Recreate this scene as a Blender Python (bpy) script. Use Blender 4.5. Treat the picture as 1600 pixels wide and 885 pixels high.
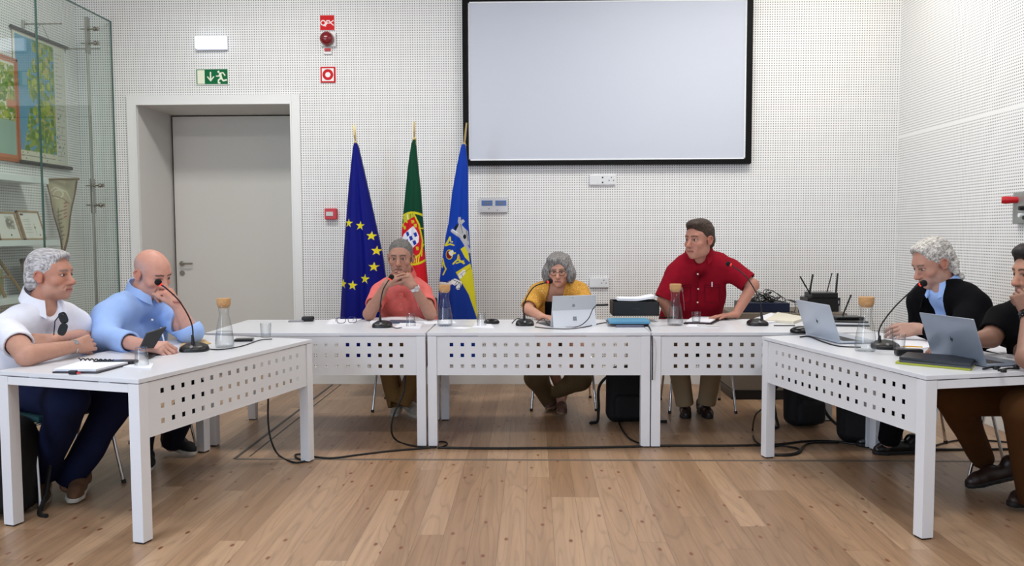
import bpy, bmesh, math, random
import numpy as np
from mathutils import Vector, Matrix
SC = bpy.context.scene
COL = SC.collection
for o in list(bpy.data.objects):
    bpy.data.objects.remove(o, do_unlink=True)
random.seed(4)
NR = np.random.RandomState(7)

# ---------------------------------------------------------------- camera
F_PX, PITCH, YAW, ROLL, CAM_H = 1281.6, 0.0606, 0.0247, -0.0039, 1.372
_fw = Vector((-math.sin(YAW)*math.cos(PITCH), math.cos(YAW)*math.cos(PITCH), -math.sin(PITCH)))
_rt = Vector((math.cos(YAW), math.sin(YAW), 0))
_up = _rt.cross(_fw)
RT = _rt*math.cos(ROLL) + _up*math.sin(ROLL)
UP = _up*math.cos(ROLL) - _rt*math.sin(ROLL)
cd = bpy.data.cameras.new('camera'); cam = bpy.data.objects.new('camera', cd); COL.objects.link(cam)
cd.sensor_fit = 'HORIZONTAL'; cd.sensor_width = 36.0; cd.lens = 36.0*F_PX/1600; cd.clip_start = .05
_m = Matrix((RT, UP, -_fw)).transposed().to_4x4(); _m.translation = Vector((0, 0, CAM_H))
cam.matrix_world = _m
SC.camera = cam
def ray(px, py):
    return (_fw + RT*((px-800)/F_PX) - UP*((py-442.5)/F_PX))
def atY(px, py, Y):
    d = ray(px, py); t = Y/d.y; return Vector((0, 0, CAM_H)) + d*t
def atZ(px, py, Z):
    d = ray(px, py); t = (Z-CAM_H)/d.z; return Vector((0, 0, CAM_H)) + d*t
def atX(px, py, X):
    d = ray(px, py); t = X/d.x; return Vector((0, 0, CAM_H)) + d*t

# ---------------------------------------------------------------- world, lights, exposure
SC.view_settings.view_transform = 'Standard'; SC.view_settings.look = 'None'
SC.view_settings.gamma = 1.0; SC.view_settings.use_curve_mapping = False
SC.view_settings.exposure = -0.30
W = bpy.data.worlds.new('world'); SC.world = W; W.use_nodes = True
W.node_tree.nodes['Background'].inputs[0].default_value = (.75, .86, 1, 1)
W.node_tree.nodes['Background'].inputs[1].default_value = 0.35
def area(name, loc, size, energy, color, target=None, rot=None):
    l = bpy.data.lights.new(name, 'AREA'); l.shape = 'RECTANGLE'; l.size, l.size_y = size
    l.energy = energy; l.color = color
    o = bpy.data.objects.new(name, l); COL.objects.link(o); o.location = loc
    if target is not None:
        o.rotation_euler = (Vector(target)-Vector(loc)).to_track_quat('-Z', 'Y').to_euler()
    return o
# daylight through the big windows behind and left of the camera, lamps in the ceiling
area('daylight_rear_window', (-1.0, -2.85, 2.1), (6.0, 2.6), 36, (.82, .90, 1), (-1.0, 5, 1.3))
area('daylight_side_window', (-4.0, .6, 1.9), (3.6, 2.4), 300, (.60, .77, 1), (3, 2.6, 1.0))
for i, (x, y) in enumerate([(-2.2, 2.2), (1.4, 2.2), (-2.2, 5.6), (1.4, 5.6)]):
    area('ceiling_lamp_light.%03d' % i, (x, y, 3.93), (1.3, .5), 62, (1, .97, .93), (x, y, 0))
area('wall_washer_light', (2.55, 6.3, 3.93), (.5, .5), 16, (1, .93, .8), (2.9, 6.6, 2.5))

# ---------------------------------------------------------------- materials
def lin(c):
    return tuple(((v/255)/12.92 if v/255 <= .04045 else ((v/255+.055)/1.055)**2.4) for v in c[:3])
MATS = {}
def mat(name, rgb, rough=.5, metal=0., spec=.5, coat=0., emit=None, es=1., bump=None, trans=0., ior=1.45, sheen=0., vcol=False, noise=None):
    if name in MATS: return MATS[name]
    m = bpy.data.materials.new(name); m.use_nodes = True; nt = m.node_tree; N = nt.nodes; L = nt.links
    b = N['Principled BSDF']
    c = lin(rgb)+(1,)
    b.inputs['Base Color'].default_value = c
    b.inputs['Roughness'].default_value = rough; b.inputs['Metallic'].default_value = metal
    b.inputs['Specular IOR Level'].default_value = spec; b.inputs['Coat Weight'].default_value = coat
    b.inputs['IOR'].default_value = ior
    b.inputs['Transmission Weight'].default_value = trans
    if sheen: b.inputs['Sheen Weight'].default_value = sheen
    src = None
    if vcol:
        a = N.new('ShaderNodeAttribute'); a.attribute_name = 'Col'; src = a.outputs['Color']
        L.new(src, b.inputs['Base Color'])
    tc = N.new('ShaderNodeTexCoord')
    if noise:   # (scale, amount, stretch) mottling of the surface's own colour
        sc, am, st = noise
        mp = N.new('ShaderNodeMapping'); mp.inputs['Scale'].default_value = st
        nz = N.new('ShaderNodeTexNoise'); nz.inputs['Scale'].default_value = sc; nz.inputs['Detail'].default_value = 4
        L.new(tc.outputs['Object'], mp.inputs[0]); L.new(mp.outputs[0], nz.inputs['Vector'])
        mr = N.new('ShaderNodeMapRange'); mr.inputs[1].default_value = .3; mr.inputs[2].default_value = .7
        mr.inputs[3].default_value = 1-am; mr.inputs[4].default_value = 1+am*.6
        L.new(nz.outputs[0], mr.inputs[0])
        mx = N.new('ShaderNodeMix'); mx.data_type = 'RGBA'; mx.blend_type = 'MULTIPLY'; mx.inputs[0].default_value = 1
        if src is not None: L.new(src, mx.inputs[6])
        else: mx.inputs[6].default_value = c
        L.new(mr.outputs[0], mx.inputs[7]); L.new(mx.outputs[2], b.inputs['Base Color'])
    if bump:    # (scale, strength, distance)
        nz = N.new('ShaderNodeTexNoise'); nz.inputs['Scale'].default_value = bump[0]; nz.inputs['Detail'].default_value = 5
        L.new(tc.outputs['Object'], nz.inputs['Vector'])
        bp = N.new('ShaderNodeBump'); bp.inputs['Strength'].default_value = bump[1]; bp.inputs['Distance'].default_value = bump[2]
        L.new(nz.outputs[0], bp.inputs['Height']); L.new(bp.outputs[0], b.inputs['Normal'])
    if emit:
        b.inputs['Emission Color'].default_value = lin(emit)+(1,); b.inputs['Emission Strength'].default_value = es
    MATS[name] = m; return m
def glass_mat(name, tint, refl=1.0, edge=None):
    if name in MATS: return MATS[name]
    m = bpy.data.materials.new(name); m.use_nodes = True; nt = m.node_tree; N = nt.nodes; L = nt.links
    N.remove(N['Principled BSDF']); out = N['Material Output']
    tr = N.new('ShaderNodeBsdfTransparent'); gl = N.new('ShaderNodeBsdfGlossy'); gl.inputs['Roughness'].default_value = .02
    fr = N.new('ShaderNodeFresnel'); ge = N.new('ShaderNodeNewGeometry'); io = N.new('ShaderNodeMix')
    io.inputs[2].default_value = 1.5; io.inputs[3].default_value = 1/1.5      # same reflectance from both faces of the glass
    L.new(ge.outputs['Backfacing'], io.inputs[0]); L.new(io.outputs[0], fr.inputs[0])
    mu = N.new('ShaderNodeMath'); mu.operation = 'MULTIPLY'; mu.inputs[1].default_value = refl; mu.use_clamp = True
    mx = N.new('ShaderNodeMixShader')
    if edge:
        lw = N.new('ShaderNodeLayerWeight'); lw.inputs[0].default_value = .35
        mc = N.new('ShaderNodeMix'); mc.data_type = 'RGBA'
        mc.inputs[6].default_value = tint+(1,); mc.inputs[7].default_value = edge+(1,)
        L.new(lw.outputs['Facing'], mc.inputs[0]); L.new(mc.outputs[2], tr.inputs[0])
    else: tr.inputs[0].default_value = tint+(1,)
    L.new(fr.outputs[0], mu.inputs[0]); L.new(mu.outputs[0], mx.inputs[0])
    L.new(tr.outputs[0], mx.inputs[1]); L.new(gl.outputs[0], mx.inputs[2]); L.new(mx.outputs[0], out.inputs[0])
    MATS[name] = m; return m

def perforated_mat(name, ax, ay, seam=None, tone=(238, 238, 237)):
    m = bpy.data.materials.new(name); m.use_nodes = True; nt = m.node_tree; N = nt.nodes; L = nt.links
    b = N['Principled BSDF']; b.inputs['Roughness'].default_value = .7; b.inputs['Specular IOR Level'].default_value = .25
    g = N.new('ShaderNodeNewGeometry'); sp = N.new('ShaderNodeSeparateXYZ'); L.new(g.outputs['Position'], sp.inputs[0])
    P = .0212
    def mth(op, a, bb=None):
        n = N.new('ShaderNodeMath'); n.operation = op
        for i, v in enumerate((a, bb)):
            if v is None: continue
            if isinstance(v, (int, float)): n.inputs[i].default_value = v
            else: L.new(v, n.inputs[i])
        return n.outputs[0]
    ds = []
    for k in (ax, ay):
        f = mth('FRACT', mth('DIVIDE', mth('ADD', sp.outputs[k], 50.0), P)); d = mth('SUBTRACT', f, .5); ds.append(mth('MULTIPLY', d, d))
    r = mth('SQRT', mth('ADD', ds[0], ds[1]))
    mr = N.new('ShaderNodeMapRange'); mr.inputs[1].default_value = .19; mr.inputs[2].default_value = .28
    L.new(r, mr.inputs[0]); fac = mr.outputs[0]
    if seam is not None:
        s = mth('LESS_THAN', mth('ABSOLUTE', mth('SUBTRACT', sp.outputs[ay], seam)), .012)
        fac = mth('MAXIMUM', fac, s)
    mx = N.new('ShaderNodeMix'); mx.data_type = 'RGBA'; L.new(fac, mx.inputs[0])
    mx.inputs[6].default_value = lin((112, 112, 116))+(1,); mx.inputs[7].default_value = lin(tone)+(1,)
    L.new(mx.outputs[2], b.inputs['Base Color'])
    return m
def floor_mat():
    m = bpy.data.materials.new('pine_boards'); m.use_nodes = True; nt = m.node_tree; N = nt.nodes; L = nt.links
    b = N['Principled BSDF']; b.inputs['Roughness'].default_value = .34; b.inputs['Specular IOR Level'].default_value = .45
    g = N.new('ShaderNodeNewGeometry'); sp = N.new('ShaderNodeSeparateXYZ'); L.new(g.outputs['Position'], sp.inputs[0])
    def mth(op, a, bb=None, cl=False):
        n = N.new('ShaderNodeMath'); n.operation = op; n.use_clamp = cl
        for i, v in enumerate((a, bb)):
            if v is None: continue
            if isinstance(v, (int, float)): n.inputs[i].default_value = v
            else: L.new(v, n.inputs[i])
        return n.outputs[0]
    BW = .125
    col = mth('DIVIDE', mth('ADD', sp.outputs[0], 20.03), BW); ci = mth('FLOOR', col); cf = mth('FRACT', col)
    wn = N.new('ShaderNodeTexWhiteNoise'); wn.noise_dimensions = '1D'; L.new(ci, wn.inputs['W'])
    row = mth('DIVIDE', mth('ADD', mth('ADD', sp.outputs[1], 20), mth('MULTIPLY', wn.outputs['Value'], 1.9)), 1.9)
    ri = mth('FLOOR', row); rf = mth('FRACT', row)
    cb = N.new('ShaderNodeCombineXYZ'); L.new(ci, cb.inputs[0]); L.new(ri, cb.inputs[1])
    w2 = N.new('ShaderNodeTexWhiteNoise'); w2.noise_dimensions = '2D'; L.new(cb.outputs[0], w2.inputs['Vector'])
    # board tone
    rp = N.new('ShaderNodeValToRGB'); rp.color_ramp.elements[0].color = lin((150, 118, 90))+(1,); rp.color_ramp.elements[1].color = lin((182, 150, 120))+(1,)
    e = rp.color_ramp.elements.new(.5); e.color = lin((167, 134, 105))+(1,)
    L.new(w2.outputs['Value'], rp.inputs[0])
    # grain: stretched noise, offset per board
    of = N.new('ShaderNodeVectorMath'); of.operation = 'MULTIPLY_ADD'; L.new(w2.outputs['Color'], of.inputs[0]); of.inputs[1].default_value = (9, 9, 9)
    L.new(g.outputs['Position'], of.inputs[2])
    mp = N.new('ShaderNodeMapping'); mp.inputs['Scale'].default_value = (28, 1.1, 1); L.new(of.outputs[0], mp.inputs[0])
    nz = N.new('ShaderNodeTexNoise'); nz.inputs['Scale'].default_value = 1.0; nz.inputs['Detail'].default_value = 6; nz.inputs['Distortion'].default_value = .6
    L.new(mp.outputs[0], nz.inputs['Vector'])
    gr = N.new('ShaderNodeMapRange'); gr.inputs[1].default_value = .35; gr.inputs[2].default_value = .65; gr.inputs[3].default_value = .86; gr.inputs[4].default_value = 1.05
    L.new(nz.outputs[0], gr.inputs[0])
    # cathedral figure: thin nested growth lines stretched along the board
    mw = N.new('ShaderNodeMapping'); mw.inputs['Scale'].default_value = (9, .75, 1); L.new(of.outputs[0], mw.inputs[0])
    n2 = N.new('ShaderNodeTexNoise'); n2.inputs['Scale'].default_value = 1.0; n2.inputs['Detail'].default_value = 1.2; L.new(mw.outputs[0], n2.inputs['Vector'])
    fr_ = mth('FRACT', mth('MULTIPLY', n2.outputs[0], 11.0)); dl = mth('ABSOLUTE', mth('SUBTRACT', fr_, .5))
    n3 = N.new('ShaderNodeTexNoise'); n3.inputs['Scale'].default_value = 14.0; n3.inputs['Detail'].default_value = 2; L.new(mp.outputs[0], n3.inputs['Vector'])
    wr = N.new('ShaderNodeMapRange'); wr.inputs[1].default_value = 0.0; wr.inputs[2].default_value = .16; wr.inputs[4].default_value = 1.0
    L.new(dl, wr.inputs[0]); L.new(mth('ADD', mth('MULTIPLY', n3.outputs[0], .45), .60, True), wr.inputs[3])
    # knots
    mk = N.new('ShaderNodeMapping'); mk.inputs['Scale'].default_value = (5.2, 2.6, 0); L.new(of.outputs[0], mk.inputs[0])
    vo = N.new('ShaderNodeTexVoronoi'); vo.voronoi_dimensions = '2D'; vo.inputs['Scale'].default_value = 1.0; L.new(mk.outputs[0], vo.inputs['Vector'])
    kn = N.new('ShaderNodeMapRange'); kn.inputs[1].default_value = .03; kn.inputs[2].default_value = .06; L.new(vo.outputs['Distance'], kn.inputs[0])
    # gaps
    ed = mth('MINIMUM', cf, mth('SUBTRACT', 1.0, cf)); gap = mth('GREATER_THAN', ed, .012)
    er = mth('MINIMUM', rf, mth('SUBTRACT', 1.0, rf)); gap2 = mth('GREATER_THAN', er, .0008)
    gp = mth('MULTIPLY', gap, gap2)
    gv = N.new('ShaderNodeMapRange'); gv.inputs[3].default_value = .66; gv.inputs[4].default_value = 1.0; L.new(gp, gv.inputs[0])
    tot = mth('MULTIPLY', mth('MULTIPLY', gr.outputs[0], wr.outputs[0]), gv.outputs[0])
    mx = N.new('ShaderNodeMix'); mx.data_type = 'RGBA'; mx.blend_type = 'MULTIPLY'; mx.inputs[0].default_value = 1
    L.new(rp.outputs[0], mx.inputs[6]); L.new(tot, mx.inputs[7])
    mz = N.new('ShaderNodeMix'); mz.data_type = 'RGBA'; L.new(kn.outputs[0], mz.inputs[0]); mz.inputs[6].default_value = lin((120, 74, 48))+(1,)
    L.new(mx.outputs[2], mz.inputs[7]); L.new(mz.outputs[2], b.inputs['Base Color'])
    return m

# ---------------------------------------------------------------- object helpers
def mesh_obj(name, verts, faces, mats, parent=None, loc=None, smooth=False, fmat=None, cols=None, shade_auto=False):
    """verts are in WORLD coordinates (shifted to parent / loc)"""
    me = bpy.data.meshes.new(name)
    v = np.asarray(verts, dtype=np.float64)
    off = Vector((0, 0, 0))
    if parent is not None: 
        p = parent
        while p is not None: off += p.location; p = p.parent
    if loc is not None: off = off + (Vector(loc) if parent is None else Vector((0, 0, 0)))
    v = v - np.array(off)
    if isinstance(faces, np.ndarray):
        nf, k = faces.shape
        me.vertices.add(len(v)); me.vertices.foreach_set('co', v.astype(np.float32).ravel())
        me.loops.add(nf*k); me.loops.foreach_set('vertex_index', faces.astype(np.int32).ravel())
        me.polygons.add(nf); me.polygons.foreach_set('loop_start', (np.arange(nf)*k).astype(np.int32))
        me.update(calc_edges=True)
    else:
        me.from_pydata([tuple(p) for p in v], [], [tuple(f) for f in faces]); me.update()
    if not isinstance(mats, (list, tuple)): mats = [mats]
    for m in mats: me.materials.append(m)
    if fmat is not None: me.polygons.foreach_set('material_index', np.asarray(fmat, dtype=np.int32))
    if smooth: me.polygons.foreach_set('use_smooth', np.ones(len(me.polygons), dtype=bool))
    if cols is not None:
        a = me.color_attributes.new('Col', 'FLOAT_COLOR', 'POINT')
        c = np.ones((len(v), 4), dtype=np.float32); c[:, :3] = cols
        a.data.foreach_set('color', c.ravel())
    o = bpy.data.objects.new(name, me); COL.objects.link(o)
    if parent is not None: o.parent = parent
    elif loc is not None: o.location = loc
    return o
def tag(o, label, cat=None, group=None, kind=None):
    if label: o['label'] = label
    if cat: o['category'] = cat
    if group: o['group'] = group
    if kind: o['kind'] = kind
    return o
def empty(name, loc, label, cat, group=None):
    o = bpy.data.objects.new(name, None); o.empty_display_size = .05; COL.objects.link(o); o.location = loc
    return tag(o, label, cat, group)

class MB:
    """collects shapes (world coordinates) into one mesh"""
    def __init__(s): s.v = []; s.f = []; s.m = []; s.mi = 0
    def add(s, vs, fs):
        n = len(s.v); s.v += [tuple(p) for p in vs]; s.f += [tuple(i+n for i in f) for f in fs]; s.m += [s.mi]*len(fs); return s
    def box(s, lo, hi, M=None, bev=0.):
        lo = Vector(lo); hi = Vector(hi)
        b = bmesh.new(); bmesh.ops.create_cube(b, size=1)
        for v in b.verts: v.co = Vector([(lo[i]+hi[i])/2 + v.co[i]*(hi[i]-lo[i]) for i in range(3)])
        if bev > 0: bmesh.ops.bevel(b, geom=b.edges[:], offset=min(bev, .45*min(hi[i]-lo[i] for i in range(3))), segments=2, affect='EDGES', profile=.6)
        b.verts.ensure_lookup_table(); b.verts.index_update()
        vs = [(M @ v.co if M else v.co.copy()) for v in b.verts]; fs = [[v.index for v in f.verts] for f in b.faces]; b.free()
        return s.add(vs, fs)
    def tube(s, pts, r, n=8, M=None, cap=True, closed=False):
        pts = [Vector(p) for p in pts]
        if M: pts = [M @ p for p in pts]
        k = len(pts); rs = r if isinstance(r, (list, tuple)) else [r]*k
        vs = []; prev = None
        for i, p in enumerate(pts):
            if closed: d = pts[(i+1) % k]-pts[i-1]
            else: d = pts[min(i+1, k-1)]-pts[max(i-1, 0)]
            if d.length < 1e-9: d = Vector((0, 0, 1))
            d.normalize()
            if prev is None:
                a = d.orthogonal().normalized()
            else:
                a = (prev-d*prev.dot(d))
                a = a.normalized() if a.length > 1e-6 else d.orthogonal().normalized()
            prev = a; b = d.cross(a)
            for j in range(n):
                t = 2*math.pi*j/n; vs.append(p+(a*math.cos(t)+b*math.sin(t))*rs[i])
        fs = []
        for i in range(k if closed else k-1):
            i2 = (i+1) % k
            for j in range(n): fs.append((i*n+j, i*n+(j+1) % n, i2*n+(j+1) % n, i2*n+j))
        if cap and not closed:
            fs.append(tuple(range(n))[::-1]); fs.append(tuple((k-1)*n+j for j in range(n)))
        return s.add(vs, fs)
    def lathe(s, prof, c=(0, 0, 0), n=24, M=None):
        vs = []; fs = []
        c = Vector(c)
        for (r, z) in prof:
            for j in range(n):
                t = 2*math.pi*j/n; p = c+Vector((r*math.cos(t), r*math.sin(t), z)); vs.append(M @ p if M else p)
        for i in range(len(prof)-1):
            for j in range(n): fs.append((i*n+j, i*n+(j+1) % n, (i+1)*n+(j+1) % n, (i+1)*n+j))
        if prof[0][0] > 1e-5: fs.append(tuple(range(n))[::-1])
        if prof[-1][0] > 1e-5: fs.append(tuple((len(prof)-1)*n+j for j in range(n)))
        return s.add(vs, fs)
    def prism(s, poly, t0, t1, M=None, ax=2):
        """poly in 2D, extruded t0..t1 along axis ax (0,1,2)"""
        def P(a, b, t):
            p = (a, b, t) if ax == 2 else ((a, t, b) if ax == 1 else (t, a, b))
            return M @ Vector(p) if M else Vector(p)
        n = len(poly); vs = [P(a, b, t0) for a, b in poly]+[P(a, b, t1) for a, b in poly]
        fs = [tuple(range(n))[::-1], tuple(range(n, 2*n))]+[(i, (i+1) % n, n+(i+1) % n, n+i) for i in range(n)]
        return s.add(vs, fs)
    def out(s, name, mats, parent=None, loc=None, smooth=False, sharp=None):
        o = mesh_obj(name, s.v, s.f, mats, parent, loc, smooth, s.m)
        if sharp:
            o.data.set_sharp_from_angle(angle=math.radians(sharp))
        b = bmesh.new(); b.from_mesh(o.data); bmesh.ops.recalc_face_normals(b, faces=b.faces); b.to_mesh(o.data); b.free()
        return o
def rounded(pts, r=.02, n=5):
    """round the corners of a polyline"""
    pts = [Vector(p) for p in pts]; out = [pts[0]]
    for i in range(1, len(pts)-1):
        a, b, c = pts[i-1], pts[i], pts[i+1]
        d1 = (a-b); d2 = (c-b); q = min(r, d1.length*.45, d2.length*.45)
        p1 = b+d1.normalized()*q; p2 = b+d2.normalized()*q
        for k in range(n+1):
            t = k/n; out.append(p1*(1-t)**2+b*2*t*(1-t)+p2*t*t)
    out.append(pts[-1]); return out
def smoothline(pts, n=8):
    """Catmull-Rom through the points"""
    P = [Vector(p) for p in pts]; P = [P[0]*2-P[1]]+P+[P[-1]*2-P[-2]]; o = []
    for i in range(1, len(P)-2):
        for k in range(n):
            t = k/n; a, b, c, d = P[i-1:i+3]
            o.append(.5*((2*b)+(c-a)*t+(2*a-5*b+4*c-d)*t*t+(3*b-a-3*c+d)*t**3))
    o.append(P[-2]); return o

class Canvas:
    """a fine grid sheet whose points are coloured by drawing shapes on it (x right, z up, metres)"""
    def __init__(s, X, Z, bg): s.X, s.Z = X, Z; s.C = np.zeros(X.shape+(3,), dtype=np.float32); s.C[:] = lin(bg)
    def put(s, m, c): s.C[m] = lin(c)
    def rect(s, x0, z0, x1, z1, c): s.put((s.X >= x0) & (s.X <= x1) & (s.Z >= z0) & (s.Z <= z1), c)
    def circ(s, x, z, r, c, rz=None): s.put(((s.X-x)/r)**2+((s.Z-z)/(rz or r))**2 <= 1, c)
    def ring(s, x, z, r, w, c, rz=None):
        d = np.sqrt((s.X-x)**2+((s.Z-z)*(r/(rz or r)))**2); s.put(np.abs(d-r) < w, c)
    def pmask(s, pts):
        ins = np.zeros(s.X.shape, dtype=bool); n = len(pts); j = n-1
        for i in range(n):
            xi, zi = pts[i]; xj, zj = pts[j]
            if zi != zj:
                cnd = ((zi > s.Z) != (zj > s.Z)) & (s.X < (xj-xi)*(s.Z-zi)/(zj-zi)+xi); ins ^= cnd
            j = i
        return ins
    def poly(s, pts, c): s.put(s.pmask(pts), c)
    def line(s, pts, w, c):
        for (x0, z0), (x1, z1) in zip(pts[:-1], pts[1:]):
            dx, dz = x1-x0, z1-z0; q = dx*dx+dz*dz or 1e-12
            t = np.clip(((s.X-x0)*dx+(s.Z-z0)*dz)/q, 0, 1)
            s.put((s.X-x0-t*dx)**2+(s.Z-z0-t*dz)**2 <= w*w, c)
    def star(s, x, z, r, c, rot=0):
        s.poly([(x+(r if k % 2 == 0 else r*.40)*math.sin(rot+k*math.pi/5), z+(r if k % 2 == 0 else r*.40)*math.cos(rot+k*math.pi/5)) for k in range(10)], c)
def sheet(name, w, h, step, draw, M, thick, mt, parent=None, bg=(255, 255, 255), backmat=None, surf=None):
    """painted sheet: local x in [0,w], z in [0,h], facing -y; M maps to world"""
    nx = max(2, int(w/step)+1); nz = max(2, int(h/step)+1)
    X, Z = np.meshgrid(np.linspace(0, w, nx), np.linspace(0, h, nz))
    cv = Canvas(X, Z, bg); draw(cv)
    Y = surf(X, Z) if surf is not None else np.zeros_like(X)
    A = np.array(M)
    def world(x, y, z):
        P = np.stack([x, y, z, np.ones_like(x)], -1) @ A.T; return P[..., :3].reshape(-1, 3)
    f = world(X, Y, Z); b = world(X, Y+thick, Z)
    idx = np.arange(nx*nz).reshape(nz, nx)
    q = np.stack([idx[:-1, :-1], idx[:-1, 1:], idx[1:, 1:], idx[1:, :-1]], -1).reshape(-1, 4)
    qb = q[:, ::-1]+nx*nz
    ring = list(idx[0, :])+list(idx[1:, -1])+list(idx[-1, -2::-1])+list(idx[-2:0:-1, 0])
    ring = np.array(ring); nxt = np.roll(ring, -1)
    side = np.stack([ring, ring+nx*nz, nxt+nx*nz, nxt], -1)
    F = np.concatenate([q, qb, side])
    C = cv.C.reshape(-1, 3); C = np.concatenate([C, C])
    fm = np.concatenate([np.zeros(len(q), int), np.full(len(qb)+len(side), 1 if backmat else 0)])
    return mesh_obj(name, np.concatenate([f, b]), F, [mt]+([backmat] if backmat else []), parent, None, surf is not None, fm, C)
def T(loc, rz=0, rx=0, ry=0):
    return Matrix.Translation(Vector(loc)) @ Matrix.Rotation(rz, 4, 'Z') @ Matrix.Rotation(rx, 4, 'X') @ Matrix.Rotation(ry, 4, 'Y')
# ================================================================= SETTING
YB, XR, XL, ZC, YF = 7.40, 3.24, -4.10, 4.0, -3.0     # back wall, right wall, left wall, ceiling, wall behind the camera
white_paint = mat('white_paint', (232, 233, 232), .45, spec=.35)
ceil_mt = mat('ceiling_paint', (206, 206, 204), .8)
def slab(name, lo, hi, m):
    o = MB().box(lo, hi).out(name, m); o['kind'] = 'structure'; return o
slab('floor', (XL-.3, YF-.2, -.1), (XR+.3, YB+1.0, 0), floor_mat())
slab('ceiling', (XL-.3, YF-.2, ZC), (XR+.3, YB+1.0, ZC+.1), ceil_mt)
# back wall around the recessed doorway
DX0, DX1, DZ = -3.575, -2.155, 2.55
pw = perforated_mat('perforated_panel_back', 0, 2)
b = MB()
b.box((XL-.2, YB, 0), (DX0, YB+.12, ZC)); b.box((DX1, YB, 0), (XR+.2, YB+.12, ZC)); b.box((DX0, YB, DZ), (DX1, YB+.12, ZC))
o = b.out('wall_back', pw); o['kind'] = 'structure'
slab('wall_right', (XR, YF, 0), (XR+.12, YB+.1, ZC), perforated_mat('perforated_panel_right', 1, 2, seam=2.2))
slab('wall_left', (XL-.12, YF, 0), (XL, YB+.1, ZC), perforated_mat('perforated_panel_left', 1, 2))
# wall behind the camera, with its window band
b = MB(); b.box((XL-.2, YF-.12, 0), (XR+.2, YF, .75)); b.box((XL-.2, YF-.12, 3.45), (XR+.2, YF, ZC)); b.box((2.2, YF-.12, .75), (XR+.2, YF, 3.45))
o = b.out('wall_front', white_paint); o['kind'] = 'structure'
# baseboard
b = MB(); b.box((XL, YB-.015, 0), (DX0-.08, YB, .15), bev=.003); b.box((DX1+.08, YB-.015, 0), (XR, YB, .15), bev=.003)
o = b.out('baseboard_back', white_paint); o['kind'] = 'structure'
o = MB().box((XR-.015, YF, 0), (XR, YB-.015, .15), bev=.003).out('baseboard_right', white_paint); o['kind'] = 'structure'
# doorway lining, architrave
rev = mat('door_reveal_paint', (214, 213, 210), .4)
b = MB(); YD = 8.13
b.box((DX0-.02, YB-.01, 0), (DX0+.002, YD+.1, DZ)); b.box((DX1-.002, YB-.01, 0), (DX1+.02, YD+.1, DZ)); b.box((DX0-.02, YB-.01, DZ-.002), (DX1+.02, YD+.1, DZ+.02))
b.box((DX0-.1, YD+.05, 0), (DX1+.1, YD+.12, DZ+.1))
o = b.out('trim_1', rev); o['kind'] = 'structure'
b = MB()
fo = .075
b.box((DX0-fo, YB-.02, 0), (DX0, YB+.01, DZ+fo), bev=.003); b.box((DX1, YB-.02, 0), (DX1+fo, YB+.01, DZ+fo), bev=.003); b.box((DX0, YB-.02, DZ), (DX1, YB+.01, DZ+fo), bev=.003)
b.box((DX0-.002, YB-.024, 0), (DX0+.012, YB+.02, DZ+.002)); b.box((DX1-.012, YB-.024, 0), (DX1+.002, YB+.02, DZ+.002)); b.box((DX0-.002, YB-.0245, DZ-.012), (DX1+.002, YB+.02, DZ+.0025))
o = b.out('trim_2', white_paint); o['kind'] = 'structure'
# door leaf
door = bpy.data.objects.new('door_1', None); COL.objects.link(door); door.location = (DX0+.7, YD, 0); door['kind'] = 'structure'
leafm = mat('door_leaf_paint', (216, 213, 207), .42)
MB().box((DX0+.02, YD-.02, .01), (DX1-.01, YD+.03, DZ-.014), bev=.002).out('door_leaf', leafm, door)
dark_gap = mat('dark_gap', (40, 38, 36), .8)
MB().box((DX0, YD+.005, 0), (DX1, YD+.02, DZ)).out('gap_shade_sheet', dark_gap, door)  # dark sheet behind the leaf, stands in for shade in the gap round it
steel = mat('brushed_steel', (168, 164, 155), .3, metal=1.)
chrome = mat('chrome', (200, 200, 202), .12, metal=1.)
hp = atY(285, 412, YD-.02)
b = MB(); Mh = T(hp, 0, math.pi/2)
b.lathe([(.001, 0), (.026, 0), (.026, .008), (.012, .010), (.012, .05)], M=Mh)
b.tube(rounded([(hp.x, YD-.025, hp.z), (hp.x, YD-.07, hp.z), (hp.x+.12, YD-.07, hp.z)], .015), .0095, 10)
b.out('door_handle', steel, door, smooth=True, sharp=40)
lp = atY(285, 427, YD-.02)
b = MB(); b.lathe([(.001, 0), (.026, 0), (.026, .008), (.001, .008)], M=T(lp, 0, math.pi/2)); b.box((lp.x-.003, YD-.0305, lp.z-.012), (lp.x+.003, YD-.0285, lp.z+.008))
b.out('keyhole_plate', steel, door, smooth=True, sharp=40)
# floor duct joint lines
duct = mat('floor_joint_metal', (112, 104, 96), .5, metal=.3)
c0 = atZ(366, 718, 0); c1 = atZ(556, 601, 0); c2 = atZ(1600, 702, 0)
b = MB()
def strip(b, p, q, w, z=.0015):
    p = Vector(p); q = Vector(q); d = (q-p).normalized(); n = Vector((-d.y, d.x, 0))*w/2
    b.add([p-n, q-n, q+n, p+n, p-n+Vector((0, 0, z)), q-n+Vector((0, 0, z)), q+n+Vector((0, 0, z)), p+n+Vector((0, 0, z))],
          [(0, 3, 2, 1), (4, 5, 6, 7), (0, 1, 5, 4), (1, 2, 6, 5), (2, 3, 7, 6), (3, 0, 4, 7)])
xx = c0.x; yy = c0.y
strip(b, (xx, yy, 0), (xx, YB-.02, 0), .020); strip(b, (xx+.075, yy+.06, 0), (xx+.075, YB-.02, 0), .010)
o = b.out('trim_3', mat('floor_joint_dark', (62, 56, 50), .5)); o['kind'] = 'structure'
b = MB(); strip(b, (xx+.01, yy, 0), (XR, yy, 0), .026)
o = b.out('trim_4', mat('floor_joint_metal', (128, 122, 114), .5)); o['kind'] = 'structure'
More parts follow.
